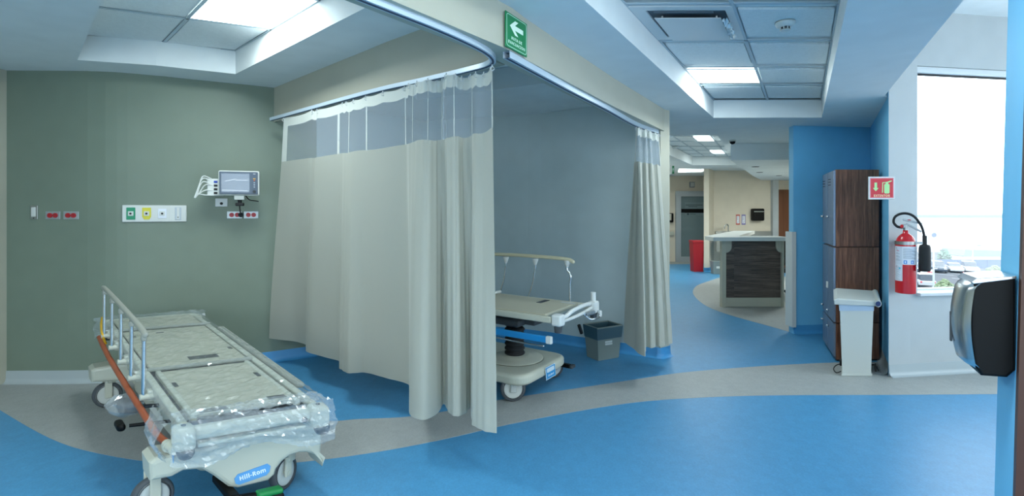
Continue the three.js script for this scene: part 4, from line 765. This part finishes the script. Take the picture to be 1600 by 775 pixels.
{
  const t = thing('office_chair', 'black office chair half hidden behind the reception counter', 'chair', [5.17, 0, 9.3], 0.4);
  obj('seat', rbox(0.48, 0.08, 0.46, 0.03, 0, 0.47, 0), M.blackMatt, t); obj('backrest', rbox(0.44, 0.5, 0.07, 0.03, 0, 0.8, -0.2), M.blackMatt, t);
  for (const s of [-1, 1]) obj('armrest', [tube([[s * 0.24, 0.48, -0.1], [s * 0.29, 0.55, -0.08], [s * 0.28, 0.68, -0.05], [s * 0.28, 0.69, 0.15]], 0.018)], M.black, t);
  obj('stem', rod([0, 0.12, 0], [0, 0.45, 0], 0.03), M.black, t);
  for (let i = 0; i < 5; i++) { const a = i * 1.2566; const l = obj('leg', rod([0, 0.12, 0], [0.3 * Math.cos(a), 0.08, 0.3 * Math.sin(a)], 0.02), M.black, t); obj('castor', new THREE.SphereGeometry(0.03, 12, 8).translate(0.3 * Math.cos(a), 0.03, 0.3 * Math.sin(a)), M.black, l); }
}
{
  const t = thing('sink_counter', 'steel sink counter along the beige far wall', 'counter', [0, 0, 0]);
  obj('worktop', prism([[5.36, 13.0], [6.86, 13.0], [6.86, 13.58], [5.40, 13.58]], 0.86, 0.9), M.steel, t);
  obj('backsplash', prism([[5.40, 13.55], [6.86, 13.55], [6.86, 13.59], [5.40, 13.59]], 0.9, 1.02), M.steel, t);
  obj('apron', prism([[5.2, 13.02], [6.86, 13.02], [6.86, 13.06], [5.2, 13.06]], 0.52, 0.86), M.steel, t);
  obj('bowl_rim', prism([[5.45, 13.15], [5.85, 13.15], [5.85, 13.45], [5.45, 13.45]], 0.9, 0.904), M.chrome, t);
  const f = thing('faucet', 'chrome gooseneck faucet on the steel sink', 'faucet', [5.66, 0.905, 13.40]);
  obj('spout', tube([[0, 0, 0], [0, 0.2, 0], [-0.02, 0.28, 0.03], [-0.08, 0.3, 0.08], [-0.13, 0.26, 0.1], [-0.14, 0.2, 0.1]], 0.016), M.chrome, f); obj('base', lathe([[0, 0], [0.05, 0], [0.04, 0.04], [0, 0.045]]), M.chrome, f);
}
{
  const t = thing('red_waste_bin', 'tall red plastic waste bin beside the pale wall corner', 'bin', [4.82, 0, 13.35], 0);
  obj('body', toCreasedNormals(new THREE.CylinderGeometry(0.2, 0.17, 0.74, 4, 1).rotateY(Math.PI / 4).translate(0, 0.37, 0), 0.3), M.redPlastic, t); obj('lid', rbox(0.31, 0.06, 0.31, 0.015, 0, 0.77, 0), M.redPlastic, t);
  t.position.set(4.77, 0, -13.22);
  const g = thing('grey_waste_bin', 'little grey waste bin under the sink', 'bin', [5.06, 0, 12.7]);
  obj('body', toCreasedNormals(new THREE.CylinderGeometry(0.15, 0.13, 0.3, 4, 1).rotateY(Math.PI / 4).translate(0, 0.15, 0), 0.3), mat('binMid', { color: '#7f8c8c', roughness: 0.4 }), g); obj('label', sheet(0.1, 0.06, 0.02, 0.17, 0.101), M.whitePlastic, g); obj('rim', rbox(0.225, 0.02, 0.225, 0.006, 0, 0.3, 0), M.binMid, g);
}
{
  const t = thing('towel_dispenser', 'black paper towel dispenser on the beige far wall', 'dispenser', [6.48, 1.46, 13.6]);
  obj('case', rbox(0.29, 0.32, 0.18, 0.03, 0, 0, 0.09), M.black, t); obj('strip', rbox(0.27, 0.02, 0.01, 0.003, 0, 0.08, 0.18), M.steel, t);
  [['red', '#c4564a', 6.0, 'narrow notice with red border beside the towel dispenser'], ['purple', '#7a6fae', 6.15, 'narrow notice with purple border next to the red one']].forEach(([n, c, x, l]) => {
    const p = thing('wall_notice', l, 'notice', [x, 1.325, 13.598]);
    obj('sheet', rbox(0.105, 0.27, 0.004, 0.001), mat('notice_' + n, { color: c, roughness: 0.6 }), p);
    obj('print', sheet(0.075, 0.2, 0, 0, 0.0035), printed('noticePrint_' + n, 80, 200, (g, w, h) => { g.fillStyle = '#dde0e6'; g.fillRect(0, 0, w, h); g.fillStyle = '#8e93a2'; for (let i = 0; i < 9; i++) g.fillRect(8, 12 + i * 12, 30 + (i * 17) % 32, 4); g.fillStyle = '#5d6aa8'; g.beginPath(); g.moveTo(10, 150); g.lineTo(34, 180); g.lineTo(70, 130); g.lineTo(34, 168); g.fill(); }), p);
  });
}
mat('doorAlu', { color: '#aab3b8', roughness: 0.45, metalness: 0.2 });
{ // far glazed door
  const w = new THREE.Group(); w.name = 'door_1'; w.userData.kind = 'structure'; w.userData.label = 'aluminium framed frosted glass door'; scene.add(w);
  obj('frame', [box(0.15, 2.165, 0.1, 5.08, 1.0825, -15.66), box(0.74, 0.165, 0.1, 5.525, 2.0825, -15.66), box(0.74, 0.16, 0.1, 5.525, 0.08, -15.66)], M.doorAlu, w);
  obj('pane', box(0.8, 1.85, 0.02, 5.55, 1.08, -15.68), mat('frosted', { color: '#6f8286', roughness: 0.25 }), w);
  obj('band', box(0.8, 0.115, 0.024, 5.55, 1.565, -15.677), M.black, w);
  obj('lettering', sheet(0.62, 0.4, 5.6, 1.62, -15.6655), printed('doorText', 496, 320, (g, w2, h) => {
    g.fillStyle = '#6f8286'; g.fillRect(0, 0, w2, h); g.fillStyle = '#37464c';
    for (let i = 0; i < 16; i++) g.fillRect(20 + i * 26, 54, 19, 22); for (let i = 0; i < 9; i++) g.fillRect(90 + i * 24, 94, 18, 18);
    g.fillStyle = '#101214'; g.fillRect(0, 164, w2, 92);
    g.fillStyle = '#1f3d48'; g.beginPath(); g.arc(76, 288, 24, 0, 7); g.fill(); for (let i = 0; i < 8; i++) g.fillRect(120 + i * 19, 282, 14, 13);
  }), w);
  const d2 = new THREE.Group(); d2.name = 'door_2'; d2.userData.kind = 'structure'; scene.add(d2);
  obj('leaf', box(0.95, 2.12, 0.04, 7.52, 1.06, -13.57), mat('doorWood', { map: woodTex([92, 52, 30], [140, 88, 56], 256, 512, [0.9, 2.0], true), roughness: 0.45 }), d2);
  obj('plate', rbox(0.1, 0.12, 0.01, 0.002, 7.42, 1.75, -13.54), M.whitePlastic, d2);
  const s = thing('wall_speaker', 'small grey box above the glazed far door', 'speaker', [5.51, 2.36, 15.69]); obj('case', rbox(0.15, 0.17, 0.05, 0.01, 0, 0, 0.025), mat('spk', { color: '#8d9196', roughness: 0.6 }), s); obj('grille', rbox(0.11, 0.12, 0.01, 0.003, 0, 0, 0.05), M.wheelGrey, s);
  const k = thing('hand_dispenser', 'small black soap dispenser left of the glazed far door', 'dispenser', [4.84, 1.35, 15.69]); obj('case', rbox(0.16, 0.28, 0.12, 0.03, 0, 0, 0.06), M.black, k); obj('front', rbox(0.06, 0.2, 0.02, 0.01, -0.02, 0.02, 0.125), M.chrome, k);
  const r = thing('wall_handrail', 'pale bumper rail on the wall left of the glazed far door', 'handrail', [4.7, 0.87, 15.68]); obj('rail', rbox(0.5, 0.13, 0.05, 0.02, 0, 0, 0.03), M.cream, r);
  const e = thing('exit_sign', 'small green exit sign projecting beyond the wall end', 'sign', [3.42, 2.44, 11.0], 0.2); obj('mount', rbox(0.14, 0.2, 0.04, 0.004, -0.06, 0, -0.01), M.whitePlastic, e);
  obj('face', sheet(0.05, 0.17, 0.04, 0, 0.0115), printed('exitPrint', 50, 170, (g, w2, h) => { g.fillStyle = '#1c7a4c'; g.fillRect(0, 0, w2, h); g.fillStyle = '#d9efe2'; g.beginPath(); g.moveTo(24, 40); g.lineTo(40, 80); g.lineTo(8, 80); g.fill(); g.fillRect(18, 80, 12, 40); }), e);
}

// ---------- outside the window ----------
const LOT = -8.45;
mat('asphalt', { color: '#45474d', map: vinylMap, roughness: 0.9 });
mat('facade', { color: '#d4d6d8', roughness: 0.8 });
mat('roofBlue', { color: '#6f8fa8', roughness: 0.6 });
mat('fence', { color: '#44587c', roughness: 0.8 });
mat('carWhite', { color: '#a9abae', roughness: 0.25 });
mat('carDark', { color: '#3a424e', roughness: 0.25 });
mat('carGlass', { color: '#26303c', roughness: 0.1 });
mat('leaf', { color: '#6d7a5c', roughness: 0.9 });
mat('leafFar', { color: '#5f7a6a', roughness: 0.9 });
mat('linePaint', { color: '#9a9c9e', roughness: 0.8 });
const lot = struct('ground', prism([[-60, 12], [400, 12], [400, 300], [-60, 300]], LOT - 0.5, LOT), M.asphalt, 'grey asphalt parking lot outside');
for (const [x, d, l, a] of [[67.5, 82, 5, 0.6], [71, 82, 5, 0.6], [75, 81, 5, 0.6], [79, 80, 5, 0.6], [57, 66, 4.5, 0.6], [61.5, 66, 4.5, 0.6], [55, 58, 4, 0.6], [66, 74, 5, 0.1]]) obj('parking_line', box(0.16, 0.02, l, 0, 0, 0).rotateY(a).translate(x, LOT + 0.01, -d), M.linePaint, lot);
{
  const t = thing('store_building', 'huge white building beyond the parking lot', 'building', [104, LOT, 125]);
  obj('facade', box(120, 8.6, 30, 0, 4.3, -15), M.facade, t); obj('roof_edge', box(121, 0.5, 31, 0, 8.85, -15), M.roofBlue, t); obj('parapet', box(40, 0.35, 20, 8, 9.25, -14), M.facade, t); obj('round_sign', rod([-1, 4.2, 0], [-1, 4.2, 0.2], 0.55, 0.55, 20), M.fence, t);
  const f = thing('boundary_fence', 'blue boundary fence behind the parked cars', 'fence', [78, LOT, 89.5]); 
  for (let i = 0; i < 16; i++) obj('panel', box(4.92, 1.55, 0.12, -37.5 + i * 5, 0.775, 0), M.fence, f);
  const s = thing('shed', 'low shed with pale sloping roof behind the fence', 'shed', [90, LOT, 100]); obj('wall', box(7, 1.7, 4, 0, 0.85, 0), M.facade, s); obj('roof', plate([[-4, 1.5], [4.2, 1.5], [3.2, 2.5], [-3.6, 2.7]], 5).translate(0, 0, 0), M.roofBlue, s);
}
function car(label, x, d, turn, m, suv) {
  const t = thing('parked_car', label, 'car', [x, LOT, d], turn, 'cars in the lot');
  const H = suv ? 1.72 : 1.45;                               // local x along the car, nose at +x
  const body = [[-2.15, 0.35], [-2.2, 0.8], [-2.05, 0.95], [0.9, 0.98], [2.0, 0.82], [2.18, 0.6], [2.15, 0.35], [1.75, 0.3], [1.6, 0.55], [1.2, 0.55], [1.05, 0.3], [-1.05, 0.3], [-1.2, 0.55], [-1.6, 0.55], [-1.75, 0.3]];
  const cab = suv ? [[-2.1, 0.93], [-1.9, H], [0.2, H], [0.95, 0.96]] : [[-1.7, 0.93], [-1.1, H], [0.2, H], [1.0, 0.96]];
  obj('body', plate(body, 1.75, 0.06), m, t); obj('cabin', plate(cab, 1.5, 0.1), M.carGlass, t); obj('roof', rbox(suv ? 2.0 : 1.25, 0.06, 1.35, 0.03, suv ? -0.85 : -0.45, H, 0), m, t);
  for (const [wx, wz] of [[1.4, 0.8], [1.4, -0.8], [-1.4, 0.8], [-1.4, -0.8]]) obj('wheel', rod([wx, 0.32, wz - 0.1], [wx, 0.32, wz + 0.1], 0.32, 0.32, 16), M.rubber, t);
  for (const s of [-1, 1]) { obj('headlamp', rbox(0.06, 0.14, 0.34, 0.03, 2.13, 0.68, s * 0.6), M.whiteMetal, t); obj('tail_lamp', rbox(0.06, 0.22, 0.22, 0.03, -2.17, 0.75, s * 0.7), M.redSocket, t); }
}
car('dark blue grey car parked by the fence', 70.3, 84.5, -2.1, M.carDark, true);
car('white sedan parked between the dark car and the white wagon', 72.8, 84.3, -2.1, M.carWhite, false);
car('white wagon parked rightmost by the fence', 75.1, 84, -2.1, M.carWhite, true);
car('white hatchback parked nearest, behind the extinguisher horn', 55.0, 68.6, 1.15, M.carWhite, true);
car('dark car half hidden behind the extinguisher horn', 67.6, 84.8, -2.1, M.carDark, false);
function lampPost(label, x, d, h, heads) {
  const t = thing('lamp_post', label, 'lamp post', [x, LOT, d], 0, 'lamp posts in the lot');
  obj('pole', rod([0, 0, 0], [0, h, 0], 0.13, 0.08), M.alu, t);
  for (const s of heads) { const a = obj('arm', rod([0, h, 0], [s * 0.9, h + 0.15, 0], 0.06), M.alu, t); obj('lamp_head', rbox(0.6, 0.14, 0.3, 0.05, s * 1.05, h + 0.16, 0), M.rubber, a); }
}
lampPost('near lamp post with two heads beside the extinguisher horn', 52.7, 64, 4.96, [-1, 1]);
lampPost('far lamp post with one head behind the white wagon', 78.3, 87, 4.0, [1]);
function shrub(name, label, x, d, r, h, m, n = 200) {
  const t = thing(name, label, 'shrub', [x, LOT, d], 0, 'greenery in the lot');
  const leaves = []; for (let i = 0; i < n; i++) { const th = rnd() * 6.283, v = Math.sqrt(rnd()), y = 0.25 + rnd() * 0.75, rr2 = r * v * Math.sin(Math.PI * Math.min(1, y * 0.85 + 0.12)); const g = new THREE.IcosahedronGeometry(0.16 + 0.16 * rnd(), 0).scale(1, 0.5, 1).rotateX(rnd() * 3).rotateY(rnd() * 3).translate(Math.cos(th) * rr2, y * h, Math.sin(th) * rr2); leaves.push(g); }
  obj('foliage', leaves, m, t).userData.kind = 'stuff'; obj('trunk', rod([0, 0, 0], [0, h * 0.6, 0], 0.07, 0.03), M.doorWood, t);
}
shrub('bush', 'loose pale green bush below the near lamp post', 50.7, 60, 0.95, 1.9, M.leaf);
shrub('bush', 'pale green bush at the right of the lot', 74.5, 79, 1.1, 1.5, M.leaf);
shrub('tree', 'round tree behind the blue fence', 81, 96, 1.1, 2.9, M.leafFar);
{
  const c = thing('traffic_post', 'small red post standing in the lot', 'bollard', [68.3, LOT, 77.5]); obj('post', rod([0, 0, 0], [0, 0.8, 0], 0.14, 0.05), mat('postRed', { color: '#d96a6a', roughness: 0.6 }), c); obj('foot', rbox(0.4, 0.05, 0.4, 0.01, 0, 0.025, 0), M.postRed, c);
  const s = thing('banner_stand', 'white and red banner beside the nearest white car', 'banner', [58.0, LOT, 71.5], -0.4); obj('panel', rbox(1.5, 1.6, 0.08, 0.02, 0, 1.1, 0), M.facade, s); obj('stripe', box(1.3, 0.3, 0.1, 0.1, 0.75, 0.01), M.postRed, s); obj('stripe', box(0.6, 0.2, 0.1, 0.3, 1.5, 0.01), M.postRed, s); for (const k of [-1, 1]) obj('leg', rod([k * 0.6, 0, 0], [k * 0.6, 0.4, 0], 0.04), M.alu, s);
}
renderer.render(scene, camera);
